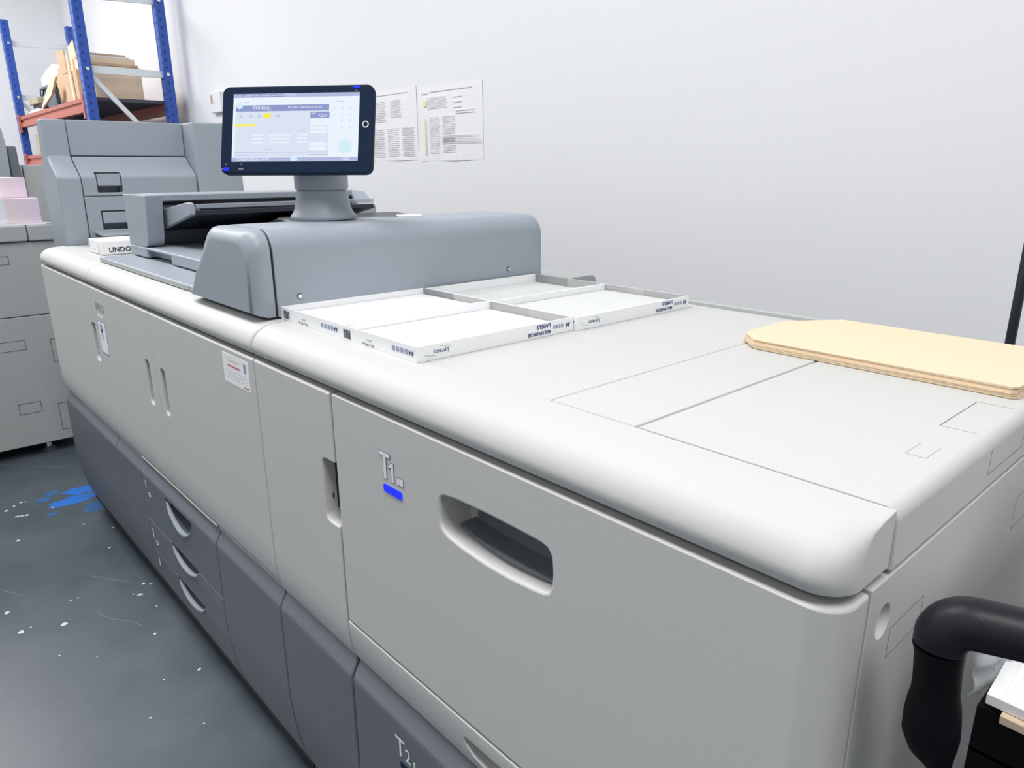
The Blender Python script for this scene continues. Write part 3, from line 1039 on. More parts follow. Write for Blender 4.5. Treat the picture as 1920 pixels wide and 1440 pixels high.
B().box(-2.19, -1.93, 0.770, 0.86, 1.067, 1.070).build('slot_trim', 'steel', D_)

# ================================================================== tall inserter tower at the far end
I_ = root('inserter_tower', 'tall blue-grey tower with two recessed drawer grips at the far end of the press', 'feeder unit', (-3.08, 1.0, 0))
prof = [(-3.055, 1.425), (-3.058, 1.300), (-3.040, 1.283), (-2.966, 1.232), (-2.962, 1.222), (-2.972, 0.98), (-2.972, 0.08), (-3.20, 0.08), (-3.20, 1.20), (-3.155, 1.28), (-3.135, 1.425)]
# front post and drawers share the stepped profile
rec = []
for y0, y1, z0, z1 in ((0.682, 0.765, 1.176, 1.245), (0.682, 0.772, 1.046, 1.113)):
    rec.append(((y0, y1, z0, z1), B().box(-3.02, -2.94, y0, y1, z0, z1)))
B().prism(prof, 'y', 0.560, 0.634).build('front_post', 'mid', I_, bev=0.005, seg=3)
B().prism([(-3.06, 1.425), (-3.063, 1.303), (-3.13, 1.303), (-3.135, 1.425)], 'y', 0.636, 1.0305).build('upper_panel', 'mid', I_, bev=0.003)
up_prof = [(-3.056, 1.300), (-3.040, 1.285), (-2.966, 1.234), (-2.962, 1.224), (-2.9645, 1.165), (-3.19, 1.165), (-3.155, 1.28), (-3.14, 1.300)]
d_a = B().prism(up_prof, 'y', 0.636, 1.03).build('drawer', 'mid', I_, bev=0.003, seg=2, cut=[rec[0][1]])
d_b = B().prism([(-2.9645, 1.163), (-2.972, 0.99), (-3.19, 0.99), (-3.19, 1.163)], 'y', 0.636, 1.03).build('drawer', 'mid', I_, bev=0.002, seg=2, cut=[rec[1][1]])
for dd, (q, _) in zip((d_a, d_b), rec):
    y0, y1, z0, z1 = q
    B().prism([(-2.968, z1 - 0.004), (-2.968, z0 + 0.024), (-2.976, z0 + 0.021), (-3.00, z0 + 0.021), (-3.00, z1 - 0.004)], 'y', y0 + 0.004, y1 - 0.004).build('handle', 'mid', dd, bev=0.001)
B().box(-3.125, -3.075, 0.64, 1.18, 0.99, 1.418).build('core', 'chassis', I_)
B().box(-3.19, -2.975, 0.636, 1.42, 0.08, 0.988).build('body', 'mid', I_, bev=0.003)
B().prism([(-3.14, 1.425), (-3.14, 1.002), (-2.95, 1.002), (-2.948, 1.15), (-2.955, 1.425)], 'y', 1.032, 1.205).build('rear_duct', 'mid', I_, bev=0.006, seg=3)
B().prism([(-2.973, 1.034), (-2.973, 1.044), (-2.86, 1.038), (-2.86, 1.030)], 'y', 0.650, 0.92).build('shelf_flap', 'mid', I_, bev=0.002)
B().box(-3.18, -3.0, 0.60, 1.40, 0.0, 0.08).build('base', 'chassis', I_)

# small pale tray and paper pack on the end cabinet
L_ = B().prism([(-2.935, 0.9985), (-2.935, 1.018), (-2.925, 1.023), (-2.85, 1.023), (-2.78, 0.9985)], 'y', 0.615, 0.86).build('catch_tray', 'light', bev=0.003, seg=2)
tag(L_, 'small pale grey wedge-shaped catch tray at the foot of the inserter tower', 'tray')
P_ = root('paper_pack', 'white wrapped pack of paper lying between the tower and document feeder', 'paper', (-2.6, 0.70, 0.998))
B().box(-2.672, -2.532, 0.565, 0.80, 0.9985, 1.043).build('wrapper', 'paper', P_, bev=0.004, seg=2)
FP = Face((-2.532, 0, 0), (0, 1, 0), (0, 0, 1))
b = B()
FP.text(b, 'UNDO', 0.586, 1.007, 0.021, h=0.0006, offset=0.0006)
b.build('lettering', 'inkblack', P_)
b = B()
FPf = Face((0, 0.565, 0), (1, 0, 0), (0, 0, 1))
for k, wd in enumerate((3, 2, 4, 2)):
    FPf.rect(b, -2.566 + k * 0.005, -2.566 + k * 0.005 + wd * 0.001, 1.004, 1.026, 0, 0.0005)
FPf.rect(b, -2.635, -2.60, 1.012, 1.015, 0, 0.0005)
b.build('barcode', 'inkgrey', P_)

# ================================================================== four shallow label boxes
TW, TL, TH = 0.2065, 0.302, 0.0215


def tray_parts(rt, ox, oy, fill, fillmat, oz=1.0):
    t = 0.0022
    x0, x1, y0, y1 = ox - TW, ox, oy, oy + TL
    b = B()
    b.box(x0, x1, y0, y1, oz, oz + t)
    b.box(x0, x1, y0, y0 + t, oz + t, oz + TH)
    b.box(x0, x1, y1 - t, y1, oz + t, oz + TH)
    b.box(x0, x0 + t, y0 + t, y1 - t, oz + t, oz + TH)
    b.box(x1 - t, x1, y0 + t, y1 - t, oz + t, oz + TH)
    # inner corner tabs
    for cx, s in ((x0 + t, 1), (x1 - t, -1)):
        for cy, q in ((y0 + t, 1), (y1 - t, -1)):
            b.box(min(cx, cx + s * 0.001), max(cx, cx + s * 0.001), min(cy, cy + q * 0.022), max(cy, cy + q * 0.022), oz + t, oz + TH - 0.001)
    b.build('box_walls', 'card', rt, wn=False)
    B().box(x0 + 0.0035, x1 - 0.0035, y0 + 0.0035, y1 - 0.0035, oz + t, oz + fill).build('label_sheets', fillmat, rt)
    # long face (+x): lettering seen upside down
    F = Face((x1, 0, 0), (0, 1, 0), (0, 0, 1))
    b = B()
    F.text(b, 'Lyreco', y0 + 0.054, oz + 0.0128, 0.0085, h=0.0005, flip=True, sx=1.15, offset=0.0001)
    F.text(b, 'LABELS', y0 + 0.2515, oz + 0.0185, 0.0085, h=0.0005, flip=True, sx=1.12, offset=0.0002)
    F.text(b, 'MULTIPURPOSE', y0 + 0.2515, oz + 0.0085, 0.0072, h=0.0005, flip=True, sx=0.97, offset=0.0002)
    F.text(b, 'A4', y0 + 0.2945, oz + 0.0148, 0.0105, h=0.0005, flip=True, sx=0.8, offset=0.0003)
    F2 = Face((0, y0, 0), (1, 0, 0), (0, 0, 1))
    F2.text(b, 'A4', x1 - 0.007, oz + 0.0148, 0.0105, h=0.0005, flip=True, sx=0.95, offset=0.0003)
    b.build('lettering', 'ink', rt)
    b = B()
    for k in range(4):
        F.shape(b, rrect(y0 + 0.2575 + k * 0.0058, y0 + 0.2618 + k * 0.0058, oz + 0.0085, oz + 0.0145, 0.001, 2), 0, 0.0004)
        F2.shape(b, rrect(x1 - 0.060 + k * 0.0105, x1 - 0.0525 + k * 0.0105, oz + 0.0080, oz + 0.0150, 0.001, 2), 0, 0.0004)
    b.build('icon_print', 'ink2', rt)
    b = B()
    F.tube = None
    for k in range(9):
        wd = (0.0007, 0.0013, 0.0005, 0.0016)[k % 4]
        F2.rect(b, x0 + 0.012 + k * 0.0024, x0 + 0.012 + k * 0.0024 + wd, oz + 0.003, oz + 0.0165, 0, 0.0005)
    F2.text(b, '105 x 148 mm', x0 + 0.100, oz + 0.0052, 0.0052, h=0.0005, flip=True, sx=1.1, offset=0.0001)
    F2.text(b, '400 Pcs', x0 + 0.093, oz + 0.0115, 0.0042, h=0.0005, flip=True, sx=1.1)
    b.build('barcode', 'inkblack', rt)
    b = B()
    pts = [(y0 + 0.0345 + 0.0245 * math.cos(a), oz + 0.0112 + 0.0062 * math.sin(a)) for a in [math.radians(200 + 12 * k) for k in range(6)]]
    for p, q in zip(pts, pts[1:]):
        F.shape(b, [p, q, (q[0], q[1] + 0.0006), (p[0], p[1] + 0.0006)], 0, 0.0004)
    pts = [(y0 + 0.0345 + 0.0245 * math.cos(a), oz + 0.0112 + 0.0062 * math.sin(a)) for a in [math.radians(20 + 12 * k) for k in range(6)]]
    for p, q in zip(pts, pts[1:]):
        F.shape(b, [p, q, (q[0], q[1] + 0.0006), (p[0], p[1] + 0.0006)], 0, 0.0004)
    b.build('logo_swoosh', 'green', rt)


def cp_tree(o, parent=None):
    c = o.copy()
    COL.objects.link(c)
    c.parent = parent
    for ch in list(o.children):
        cp_tree(ch, c)
    return c


tr0 = root('label_box', 'shallow white label box nearest the camera, front right of the four', 'box', (-0.7825, 0.530, 0.9995), 'shallow label boxes on the press')
tray_parts(tr0, -0.7825, 0.530, 0.0075, 'paper', 0.9995)
trays = [((-0.9900, 0.531), 'shallow white label box front left of the four, touching the bridge housing', 0.0100),
         ((-0.7750, 0.8335), 'shallow white label box back right of the four, filled with white sheets', 0.0095),
         ((-0.9830, 0.8345), 'shallow label box back left of the four, nearly empty with an off-white bottom', 0.0040)]
for (x, y), lab, fill in trays:
    t = cp_tree(tr0)
    t.location = (x, y, 0.9995)
    t['label'] = lab
    for ch in t.children:
        if ch.name.startswith('label_sheets'):
            ch.data = ch.data.copy()
            zmax = max(v.co.z for v in ch.data.vertices)
            for v in ch.data.vertices:
                if abs(v.co.z - zmax) < 1e-6:
                    v.co.z = fill
            if fill < 0.01:
                ch.data.materials[0] = M['cardin']
    ORG[t.name] = Vector(t.location)

# ================================================================== pile of manila envelopes
ENV = [(-0.5200, 0.9285), (-0.2010, 0.9245), (-0.196, 0.930), (-0.1965, 1.150), (-0.200, 1.1555), (-0.4915, 1.1590), (-0.498, 1.157), (-0.5555, 1.082), (-0.5570, 0.992), (-0.5530, 0.962)]
NE = 12
e0 = None
for k in range(NE):
    z0 = 0.9998 + k * 0.00115
    jx, jy = random.uniform(-0.0014, 0.0014), random.uniform(-0.0014, 0.0014)
    if k == NE - 1:
        jx = jy = 0
    b = B()
    # flap end lifts a little on the upper envelopes
    lift = 0.0010 * k / NE
    vs_lo = []
    vs_hi = []
    for (x, y) in ENV:
        lz = lift if x < -0.53 else 0
        vs_lo.append((x, y, z0 + lz))
        vs_hi.append((x, y, z0 + 0.0010 + lz))
    if e0 is None:
        e0 = B().loft([[(x + 0.36, y - 1.04, 0) for x, y in ENV], [(x + 0.36, y - 1.04, 0.00098) for x, y in ENV]]).build('envelope', 'manila')
        e = e0
    else:
        e = e0.copy()
        COL.objects.link(e)
    e.location = (-0.36 + jx, 1.04 + jy, z0)
    e.rotation_euler = (0, 0, random.uniform(-0.003, 0.003) if k < NE - 1 else 0)
    if k == NE - 1:
        lab = 'topmost manila envelope of the pile at the back of the press'
    elif k == 0:
        lab = 'bottom manila envelope of the pile, lying on the press lid'
    else:
        lab = 'manila envelope inside the pile, between the top and bottom ones'
    tag(e, lab, 'envelope', 'pile of manila envelopes')

# ================================================================== papers and thermostat on the back wall
YW = 1.95
FW = Face((0, YW, 0), (1, 0, 0), (0, 0, 1))
K = YW / 1.9


def zz_(z):
    return 1.247 + (z - 1.247) * K


def poster(x0, x1, z0, z1, label, yellow, dz=0.0):
    x0, x1, z0, z1 = x0 * K, x1 * K, zz_(z0), zz_(z1)
    rt = root('wall_sheet', label, 'poster', ((x0 + x1) / 2, YW, (z0 + z1) / 2), 'printed sheets on the wall')
    # slightly wavy sheet with real thickness
    secs = []
    N = 14
    front, back = [], []
    for j in (0, 1, 2, 3, 4):
        tz = j / 4
        row = []
        for i in range(N + 1):
            u = i / N
            wv = 0.0022 * math.sin(u * 9 + dz * 7) * (1 - tz) ** 2 + 0.0024
            row.append((x0 + (x1 - x0) * u, YW - 0.0002 - wv, z0 + (z1 - z0) * tz))
        front.append(row)
    vs_, fs = [], []
    for row in front:
        vs_ += row
    for row in front:
        vs_ += [(p[0], p[1] + 0.0006, p[2]) for p in row]
    M1 = N + 1
    off = 5 * M1
    for j in range(4):
        for i in range(N):
            a = j * M1 + i
            fs.append((a, a + 1, a + M1 + 1, a + M1))
            fs.append((off + a, off + a + M1, off + a + M1 + 1, off + a + 1))
    for i in range(N):
        fs.append((i, off + i, off + i + 1, i + 1))
        t = 4 * M1
        fs.append((t + i, t + i + 1, off + t + i + 1, off + t + i))
    for j in range(4):
        a = j * M1
        fs.append((a, a + M1, off + a + M1, off + a))
        a = j * M1 + N
        fs.append((a, off + a, off + a + M1, a + M1))
    B().poly(vs_, fs).build('sheet', 'poster', rt, smooth=60)
    w_, h_ = x1 - x0, z1 - z0
    F = Face((x0, YW - 0.0056, z0), (1, 0, 0), (0, 0, 1))

    def lines(b, u0, u1, v0, v1, n, th=0.35, rag=True):
        for k in range(n):
            v = v0 + (v1 - v0) * (k + .5) / n
            uu = u1 - (random.random() * 0.12 * (u1 - u0) if rag else 0)
            F.rect(b, u0 * w_, uu * w_, v * h_, (v + (v1 - v0) / n * th) * h_, 0, 0.0004)
    return rt, F, w_, h_, lines


M['pinkgrey'] = mat('pale_grey_print', (0.80, 0.80, 0.825), 0.5)
M['pl'] = mat('pale_lilac_print', (0.74, 0.74, 0.80), 0.5)
rt, F, w_, h_, lines = poster(-2.700, -2.282, 1.285, 1.578, 'printed instruction sheet on the wall, right of the pair, with a yellow margin line', True, 0.4)
b = B()
F.rect(b, 0.18 * w_, 0.85 * w_, 0.925 * h_, 0.938 * h_, 0, 0.0004)
lines(b, 0.14, 0.48, 0.70, 0.86, 8)
lines(b, 0.16, 0.34, 0.10, 0.60, 22)
lines(b, 0.38, 0.60, 0.10, 0.60, 22)
lines(b, 0.38, 0.98, 0.22, 0.34, 6)
lines(b, 0.60, 0.90, 0.60, 0.66, 2)
lines(b, 0.56, 0.70, 0.66, 0.86, 3, 0.15)
b.build('printed_lines', 'pinkgrey', rt)
b = B()
F.rect(b, 0.075 * w_, 0.125 * w_, 0.74 * h_, 0.82 * h_, 0, 0.0004)
F.rect(b, 0.085 * w_, 0.105 * w_, 0.08 * h_, 0.58 * h_, 0, 0.0004)
b.build('yellow_marking', 'yellow', rt)
b = B()
F.rect(b, 0.05 * w_, 0.14 * w_, 0.905 * h_, 0.925 * h_, 0, 0.0004)
b.build('red_heading', mat('pale_red_print', (0.74, 0.64, 0.67), 0.5), rt)
rt, F, w_, h_, lines = poster(-3.130, -2.722, 1.290, 1.592, 'printed instruction sheet on the wall, partly hidden behind the touchscreen', False, 1.2)
b = B()
F.rect(b, 0.1 * w_, 0.85 * w_, 0.925 * h_, 0.935 * h_, 0, 0.0004)
lines(b, 0.10, 0.42, 0.55, 0.85, 12)
lines(b, 0.50, 0.72, 0.60, 0.85, 12)
lines(b, 0.10, 0.36, 0.05, 0.46, 16)
lines(b, 0.42, 0.66, 0.05, 0.46, 16)
lines(b, 0.72, 0.95, 0.05, 0.46, 16)
b.build('printed_lines', 'pinkgrey', rt)
tx, tz = -4.895 * K, zz_(1.665)
TH_ = root('thermostat', 'small white wall thermostat left of the touchscreen', 'thermostat', (tx, YW, tz))
B().box(tx - 0.085, tx + 0.085, YW - 0.028, YW, tz - 0.062, tz + 0.062).build('case', 'wall', TH_, bev=0.004)
B().box(tx - 0.072, tx - 0.035, YW - 0.0292, YW - 0.027, tz - 0.005, tz + 0.045).build('dial', 'tan', TH_)

# ================================================================== black pole behind the press
pl = B().tube([(-0.312, 1.36, 0.0), (-0.312, 1.36, 1.9)], 0.0075, 12).build('floor_pole', 'navy')
tag(pl, 'thin black upright pole between the press and the white wall', 'pole')

# ================================================================== other finisher on the left
F_ = root('paper_finisher', 'light grey floor-standing finisher at left carrying printed stacks', 'finisher', (-4.15, 0.0, 0))
B().box(-4.55, -3.75, -0.9, 0.664, 0.055, 0.640).build('lower_body', 'light2', F_, bev=0.003)
B().box(-4.55, -3.75, -0.9, 0.664, 0.643, 0.960).build('upper_body', 'light2', F_, bev=0.003)
B().box(-4.56, -3.735, -0.9, 0.560, 0.963, 1.030).build('deck', 'light2', F_, bev=0.006, seg=3)
B().box(-4.56, -3.735, 0.563, 0.674, 0.963, 1.030).build('deck_end', 'light2', F_, bev=0.006, seg=3)
FL = Face((-3.75, 0, 0), (0, 1, 0), (0, 0, 1))


b = B()
outline(b, FL, 0.30, 0.479, 0.495, 0.540)
outline(b, FL, 0.36, 0.478, 0.868, 0.905)
outline(b, FL, 0.405, 0.492, 0.205, 0.255)
outline(b, FL, 0.572, 0.70, 0.42, 0.53)
outline(b, FL, 0.555, 0.70, 0.10, 0.23)
b.build('panel_seam', 'seam', F_)
for y in (-0.75, 0.50):
    for x in (-3.83, -4.45):
        ft = B().lathe([(0.026, 0), (0.028, 0.006), (0.013, 0.014), (0.009, 0.055)], (x, y), 20)
        ft.build('foot', 'chrome', F_)
b = B().box(-4.45, -3.95, -0.8, 0.60, 0.001, 0.055)
b.build('base', 'chassis', F_)
o = B().box(-4.42, -3.752, -0.6, 0.640, 1.0305, 1.037).build('cover_sheet', 'paper')
tag(o, 'white sheet lying on the left finisher beneath the pale pink print stacks', 'paper')
o = B().box(-4.35, -3.765, -0.5, 0.628, 1.0375, 1.141).build('print_stack', 'bands', bev=0.0015)
tag(o, 'lower block of pale pink printed sheets on the left finisher', 'paper stack', 'pink print stacks')
o = B().box(-4.37, -3.835, -0.5, 0.604, 1.1415, 1.226).build('print_stack', 'bands', bev=0.0015)
tag(o, 'upper block of pale pink printed sheets on the left finisher', 'paper stack', 'pink print stacks')
o = B().tube([(-3.79, 0.612, 1.034), (-3.742, 0.655, 1.034)], 0.005, 10).build('paper_guide', 'light')
tag(o, 'small white lever lying on the deck edge beside the pink stacks', 'lever')

# cabinet and dark unit further back
R_ = root('rear_cabinet', 'light grey cabinet further back, between the pink stacks and the tower', 'cabinet', (-4.85, 0.9, 0))
B().box(-5.1, -4.60, 0.674, 0.722, 0.0, 1.285).build('side_column', 'light2', R_, bev=0.008, seg=3)
B().box(-5.1, -4.60, 0.726, 1.12, 0.0, 1.286).build('body', 'light2', R_, bev=0.006, seg=3)
DU = root('dark_copier', 'dark grey machine at the left edge behind the pink stacks', 'copier', (-4.78, 0.2, 0.0))
du = B()
du.prism([(-0.35, 0.0), (-0.35, 1.53), (0.585, 1.53), (0.625, 1.515), (0.648, 1.49), (0.660, 1.45), (0.666, 1.37), (0.662, 1.20), (0.662, 0.0)], 'x', -5.0, -4.56)
du.build('cover', 'mid', DU, bev=0.004)
B().box(-4.598, -4.57, 0.668, 0.709, 1.12, 1.375).build('hinge_block', 'dark', DU, bev=0.006)

# ================================================================== pallet rack in the far corner
RK = root('storage_rack', 'tall blue and red storage rack in the far corner', 'rack', (-6.8, 1.58, 0))
XR0, XR1 = -5.60, -8.06
YF, YB = 1.335, 1.835


def post(x, y, z1):
    b = B()
    b.box(x - 0.04, x + 0.04, y - 0.035, y + 0.025, 0.008, z1)
    p = b.build('upright', 'blue', RK, bev=0.003)
    b = B()
    z = 0.6
    while z < z1 - 0.05:
        # punched slots on the aisle face and the outer side
        for dx in (-0.022, 0.022):
            b.box(x + dx - 0.006, x + dx + 0.006, y - 0.0358, y - 0.0346, z, z + 0.016)
        b.box(x + 0.0396, x + 0.0408, y - 0.018, y - 0.006, z + 0.02, z + 0.036)
        z += 0.05
    b.build('slots', 'hole', p)
    B().box(x - 0.06, x + 0.06, y - 0.055, y + 0.045, 0.0, 0.008).build('foot_plate', 'steel', p)
    return p


for x in (XR0, XR1):
    for y in (YF, YB):
        post(x, y, 2.51)


def beam(y, z, s):
    b = B()
    x0, x1 = XR1 + 0.041, XR0 - 0.041
    b.prism([(y - 0.022 * s, z + 0.045), (y - 0.022 * s, z + 0.020), (y - 0.010 * s, z + 0.012), (y - 0.010 * s, z - 0.006), (y - 0.022 * s, z - 0.014), (y - 0.022 * s, z - 0.045), (y + 0.02 * s, z - 0.045), (y + 0.02 * s, z + 0.045)], 'x', x0, x1)
    for xx in (x0 + 0.02, x1 - 0.02):
        b.box(xx - 0.02, xx + 0.02, y - 0.040, y - 0.023, z - 0.09, z + 0.06) if s > 0 else None
    return b.build('shelf_beam', 'orange', RK)


for z in (1.675, 1.345, 0.5):
    beam(YF, z, 1)
    beam(YB, z, -1)
    B().box(XR1 + 0.05, XR0 - 0.05, YF + 0.015, YB - 0.015, z + 0.025, z + 0.046).build('shelf_board', 'board', RK)


def brace(x, z0, z1, w_=0.022, bolts=True):
    b = B()
    y0, y1 = YF + 0.01, YB - 0.01
    b.loft([[(x - 0.012, y0, z0 - w_), (x + 0.012, y0, z0 - w_), (x + 0.012, y0, z0 + w_), (x - 0.012, y0, z0 + w_)],
            [(x - 0.012, y1, z1 - w_), (x + 0.012, y1, z1 - w_), (x + 0.012, y1, z1 + w_), (x - 0.012, y1, z1 + w_)]])
    o = b.build('cross_brace', 'steel', RK)
    if not bolts:
        return o
    c = B()
    for y, z in ((y0 - 0.012, z0), (y1 + 0.002, z1)):
        c.disc((x + 0.012, y, z), (1, 0, 0), 0.011, 0.032, 12)
    c.build('bolt', 'chrome', o)


for x in (XR0, XR1):
    brace(x, 1.885, 1.885)
    brace(x, 2.325, 2.345)
    brace(x, 1.86, 1.30, bolts=False)
    brace(x, 1.25, 0.75, bolts=False)

ZS = 1.722
# flattened cardboard leaning, seen through the near end frame
o = B().box(-6.035, -5.72, 1.40, 1.70, ZS, 1.93).build('cardboard_box', 'kraft2', bev=0.003)
tag(o, 'pale brown carton on the rack shelf behind the diagonal brace', 'box')
o = B().box(-6.035, -5.715, 1.385, 1.685, 1.9305, 1.945).build('flat_carton', 'kraft', bev=0.001)
tag(o, 'darker flattened carton lying directly on the pale rack carton', 'box')
o = B().box(-6.035, -5.73, 1.39, 1.672, 1.9455, 1.982).build('flat_carton', 'manila', bev=0.002)
tag(o, 'cream flattened carton second from top on the rack carton', 'box')
o = B().box(-6.035, -5.735, 1.38, 1.642, 1.9825, 1.992).build('printed_sheets', 'pinkgrey', bev=0.001)
tag(o, 'grey printed sheets between the two topmost flattened cartons', 'paper')
o = B().box(-6.035, -5.74, 1.375, 1.622, 1.9925, 2.006).build('flat_carton', 'kraft', bev=0.001)
tag(o, 'topmost thin brown flattened carton on the rack pile', 'box')

# standing open carton at the front of the shelf
SB = root('open_carton', 'tall open brown carton standing at the near end of the rack shelf', 'box', (-6.22, 1.5, ZS))
B().box(-6.44, -6.05, 1.375, 1.60, ZS, 1.93).build('carton_body', 'kraft', SB, bev=0.002)
B().prism([(-6.45, 1.93), (-6.57, 2.085), (-6.555, 2.09), (-6.30, 2.085), (-6.30, 1.93)], 'y', 1.372, 1.378).build('front_flap', 'kraft', SB)
B().prism([(-6.29, 1.93), (-6.29, 2.10), (-6.13, 2.125), (-6.07, 1.93)], 'y', 1.40, 1.406).build('side_flap', 'kraft2', SB)
B().prism([(-6.19, ZS), (-6.22, 2.03), (-6.18, 2.04), (-6.14, ZS)], 'y', 1.362, 1.372).build('tape_strip', 'kraft2', SB)

# crumpled carton pieces


def crumpled(name, pts, y0, y1, m, label, cat, amp=0.02, parent=None):
    b = B()
    b.prism(pts, 'y', y0, y1)
    bmesh.ops.triangulate(b.bm, faces=b.bm.faces)
    bmesh.ops.subdivide_edges(b.bm, edges=b.bm.edges, cuts=2, use_grid_fill=True)
    for v in b.bm.verts:
        v.co += Vector((random.uniform(-1, 1), random.uniform(-1, 1) * .6, random.uniform(-1, 1) * .8)) * amp
        v.co.z = max(v.co.z, min(p[1] for p in pts) + 0.001)
    o = b.build(name, m, parent, smooth=30)
    if label:
        tag(o, label, cat)
    return o


crumpled('crumpled_carton', [(-6.98, ZS + 0.004), (-7.02, 1.90), (-6.95, 2.02), (-6.80, 2.03), (-6.60, 2.0), (-6.50, 1.93), (-6.48, ZS + 0.004)], 1.45, 1.62, 'kraft', 'torn crumpled brown carton leaning beside the grey bin on the rack', 'box', 0.012)
o = B().loft([[(-7.30, 1.36, 1.75), (-7.26, 1.36, 1.745), (-7.26, 1.375, 1.745), (-7.30, 1.375, 1.75)], [(-6.98, 1.36, 1.87), (-6.85, 1.36, 1.82), (-6.85, 1.375, 1.82), (-6.98, 1.375, 1.87)],
              [(-6.72, 1.36, 1.96), (-6.62, 1.36, 1.93), (-6.62, 1.375, 1.93), (-6.72, 1.375, 1.96)]]).build('cardboard_strip', 'kraft2')
tag(o, 'pale torn cardboard strip slanting in front of the crumpled carton', 'cardboard')
BN = root('grey_bin', 'dark grey plastic bin standing on the rack shelf under a white bag', 'bin', (-7.3, 1.55, ZS))
b = B()
b.loft([[(-7.42, 1.45, ZS), (-7.10, 1.45, ZS), (-7.10, 1.68, ZS), (-7.42, 1.68, ZS)], [(-7.47, 1.42, 1.90), (-7.06, 1.42, 1.90), (-7.06, 1.71, 1.90), (-7.47, 1.71, 1.90)]])
b.build('bin_body', 'bin', BN, bev=0.006)
B().box(-7.49, -7.04, 1.405, 1.725, 1.90, 1.925).build('rim', 'bin', BN, bev=0.006)
b = B()
b.tube([(-7.44, 1.40, 1.90), (-7.42, 1.395, 1.86), (-7.37, 1.392, 1.845), (-7.32, 1.395, 1.86), (-7.30, 1.40, 1.90)], 0.006, 8)
b.build('handle', 'navy', BN)
crumpled('white_bag', [(-7.62, 1.928), (-7.66, 2.0), (-7.50, 2.04), (-7.25, 2.07), (-7.12, 2.08), (-7.05, 1.99), (-7.05, 1.928)], 1.46, 1.68, 'bag', 'crumpled white plastic bag on top of the grey bin', 'bag', 0.010)
o = B().box(-7.98, -7.62, 1.40, 1.60, 1.815, 1.862).build('tan_box', 'tan', bev=0.004)
tag(o, 'flat tan box at the far end of the rack above a white bundle', 'box')
o = B().box(-7.94, -7.60, 1.42, 1.60, 1.785, 1.8145).build('dark_tray', 'board', bev=0.003)
tag(o, 'dark tray directly below the flat tan box on the rack', 'tray')
crumpled('white_bundle', [(-8.0, ZS + 0.003), (-8.0, 1.765), (-7.85, 1.772), (-7.62, 1.772), (-7.50, 1.745), (-7.50, ZS + 0.003)], 1.39, 1.60, 'bag', 'crumpled white plastic bundle at the far end of the rack shelf', 'bag', 0.006)
# lower shelf boxes
o = B().box(-7.80, -7.2, 1.42, 1.72, 1.392, 1.605).build('white_carton', 'card', bev=0.003)
tag(o, 'white carton on the lower rack shelf beside the tower', 'box')
LT = B().box(-7.83, -7.16, 1.375, 1.415, 1.392, 1.56).build('tan_carton', 'tan', bev=0.003)
tag(LT, 'tan carton in front of the white carton on the lower rack shelf', 'box')

# ================================================================== trolley at the right
TR = root('trolley', 'black service trolley with a thick tubular handle at the lower right', 'trolley', (0.2, 0.85, 0))
HZ = 0.949
b = B()
path = [(-0.1235, 0.5105, 0.927), (-0.1233, 0.511, 0.932)]
for k in range(1, 9):
    t = math.radians(90 * k / 8)
    path.append((-0.1233 + 0.0165 * (1 - math.cos(t)), 0.511 + 0.0060 * (1 - math.cos(t)), 0.932 + 0.0175 * math.sin(t)))
path += [(-0.085, 0.5245, 0.9500), (0.05, 0.5725, 0.950), (0.52, 0.74, 0.950)]
b.tube(path, [0.0172, 0.0176] + [0.0180] * 8 + [0.0176, 0.0172, 0.0172], 36)
b.build('handle', 'rubber', TR, smooth=60)
B().tube([(-0.080, 0.5287, 0.950), (0.0, 0.5570, 0.950)], 0.0182, 28).build('grip_sleeve', 'rubber', TR, bev=0.001)
b = B()
b.tube([(-0.1235, 0.5105, 0.927), (-0.1232, 0.511, 0.922), (-0.1230, 0.512, 0.915), (-0.1225, 0.514, 0.900), (-0.1222, 0.516, 0.886), (-0.1220, 0.517, 0.876), (-0.1218, 0.518, 0.864), (-0.1215, 0.520, 0.850), (-0.1195, 0.5222, 0.838), (-0.1162, 0.5260, 0.826), (-0.1133, 0.5292, 0.814), (-0.1108, 0.5318, 0.805)],
       [0.0172, 0.0160, 0.0155, 0.0153, 0.0156, 0.0174, 0.0186, 0.0190, 0.0165, 0.0115, 0.0070, 0.0030], 28, sx=1.0)
b.build('handle_bracket', 'tray', TR, smooth=60)
b = B()
b.box(-0.112, 0.50, 0.5975, 1.10, 0.79, 0.797)
b.box(-0.112, 0.50, 0.5975, 0.6045, 0.73, 0.835)
b.box(-0.112, -0.105, 0.60, 1.10, 0.73, 0.835)
b.box(0.493, 0.50, 0.60, 1.10, 0.73, 0.835)
b.box(-0.112, 0.50, 1.093, 1.10, 0.73, 0.835)
dk = b.build('tray', 'tray', TR, bev=0.002)
B().box(-0.105, 0.493, 0.605, 1.093, 0.797, 0.800).build('tray_mat', 'felt', dk)
for x in (-0.095, 0.48):
    for y in (0.62, 1.08):
        B().tube([(x, y, 0.08), (x, y, 0.79)], 0.012, 16).build('leg', 'rubber', TR)
        b = B()
        b.disc((x - 0.012, y, 0.035), (1, 0, 0), 0.035, 0.024, 24)
        b.build('castor_wheel', 'rubber', TR)
        B().box(x - 0.018, x + 0.018, y - 0.012, y + 0.012, 0.06, 0.085).build('castor_fork', 'chrome', TR)
B().tube([(0.505, 0.735, 0.950), (0.512, 0.742, 0.93), (0.512, 0.742, 0.74)], 0.014, 16).build('handle_post', 'rubber', TR)
B().box(-0.105, 0.49, 0.61, 1.09, 0.25, 0.262).build('shelf', 'tray', TR)

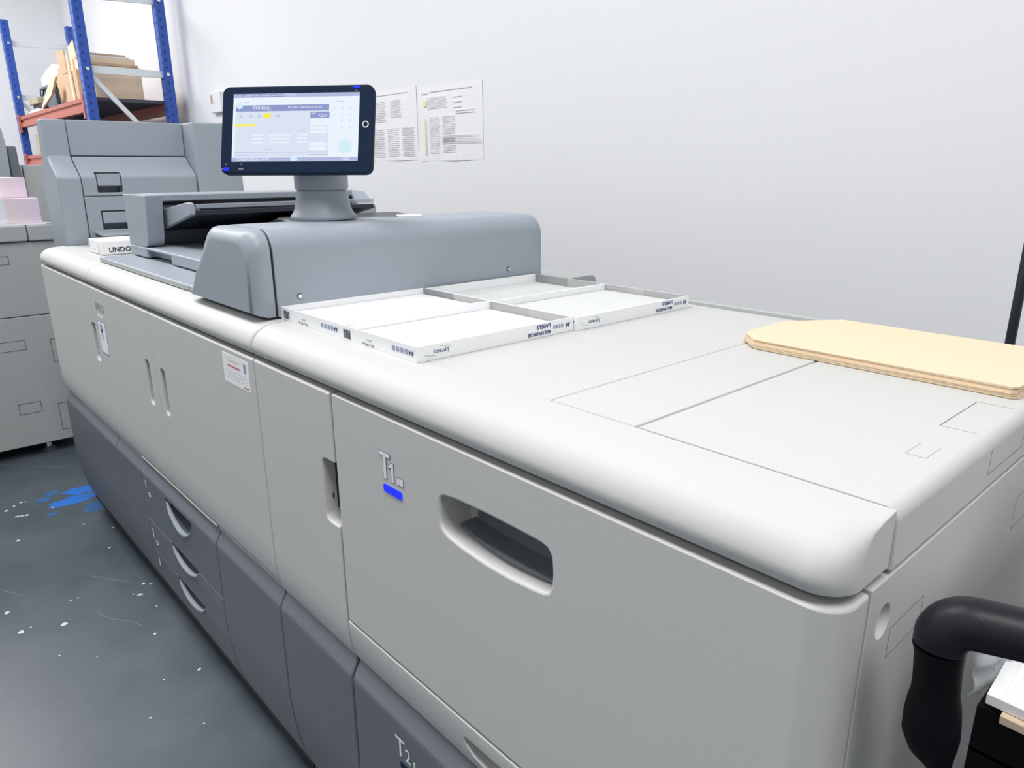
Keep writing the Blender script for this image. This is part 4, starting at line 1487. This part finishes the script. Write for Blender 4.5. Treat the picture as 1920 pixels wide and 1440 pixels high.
PS = root('paper_stack', 'stack of white printed sheets on a tan card in the black trolley tray', 'paper', (0.05, 0.75, 0.835))
ux = Vector((0.93, -0.02, 0)).normalized()
FQ0 = Vector((-0.106, 0.592, 0.0))
u_ = Vector((1.0, -0.01, 0)).normalized()
v_ = Vector((-0.04, 1.0, 0)).normalized()


def quad(a0, a1, b0, b1, z0, z1):
    P = [FQ0 + u_ * a + v_ * c for a, c in ((a0, b0), (a1, b0), (a1, b1), (a0, b1))]
    return B().loft([[(p.x, p.y, z0) for p in P], [(p.x, p.y, z1) for p in P]])


quad(0.012, 0.30, -0.006, 0.21, 0.8355, 0.8425).build('backing_card', 'kraft2', PS, bev=0.0005)
quad(0.0, 0.297, 0.0, 0.21, 0.8430, 0.8520).build('sheets', 'paper', PS, bev=0.0005)
b = B()
FQ = Face(FQ0 + Vector((0, 0, 0.8521)), u_, v_)
FQ.rect(b, 0.010, 0.0104, 0.0, 0.205, 0, 0.0002)
FQ.rect(b, 0.0145, 0.0149, 0.0, 0.205, 0, 0.0002)
FQ.rect(b, 0.020, 0.0206, 0.010, 0.032, 0, 0.0002)
FQ.rect(b, 0.016, 0.0166, 0.040, 0.055, 0, 0.0002)
b.build('ruled_lines', 'pinkgrey', PS)
b = B()
FQt = Face(FQ0 + Vector((0, 0, 0.8521)), v_, -u_)
FQt.text(b, 'EM6 E571', 0.006, -0.030, 0.010, h=0.0003)
b.build('lettering', 'inkgrey', PS)
# clear bag hanging between the handle and the tray
b = B()
vsb, fsb = [], []
NI, NJ = 12, 12
for j in range(NJ + 1):
    for i in range(NI + 1):
        u, v = i / NI, j / NJ
        x = -0.119 + 0.016 * u * (1 - 0.4 * v)
        y = 0.600 + 0.075 * u * (0.5 + 0.5 * v) + 0.004 * math.sin(u * 14 + v * 5)
        z = 0.838 + 0.060 * v - 0.012 * u * v
        x += 0.0025 * math.sin(u * 11 + v * 9) + 0.002 * math.sin(v * 17)
        vsb.append((x, y, z))
M1 = NI + 1
off = len(vsb)
vsb += [(p[0] - 0.0012, p[1], p[2]) for p in vsb]
for j in range(NJ):
    for i in range(NI):
        a = j * M1 + i
        fsb.append((a, a + 1, a + M1 + 1, a + M1))
        fsb.append((off + a, off + a + M1, off + a + M1 + 1, off + a + 1))
for i in range(NI):
    fsb.append((i, off + i, off + i + 1, i + 1))
    t = NJ * M1
    fsb.append((t + i, t + i + 1, off + t + i + 1, off + t + i))
for j in range(NJ):
    a = j * M1
    fsb.append((a, a + M1, off + a + M1, off + a))
    a = j * M1 + NI
    fsb.append((a, off + a, off + a + M1, a + M1))
b.poly(vsb, fsb)
o = b.build('plastic_bag', 'film', smooth=80)
tag(o, 'crinkled clear plastic bag tucked between trolley handle and tray', 'bag')
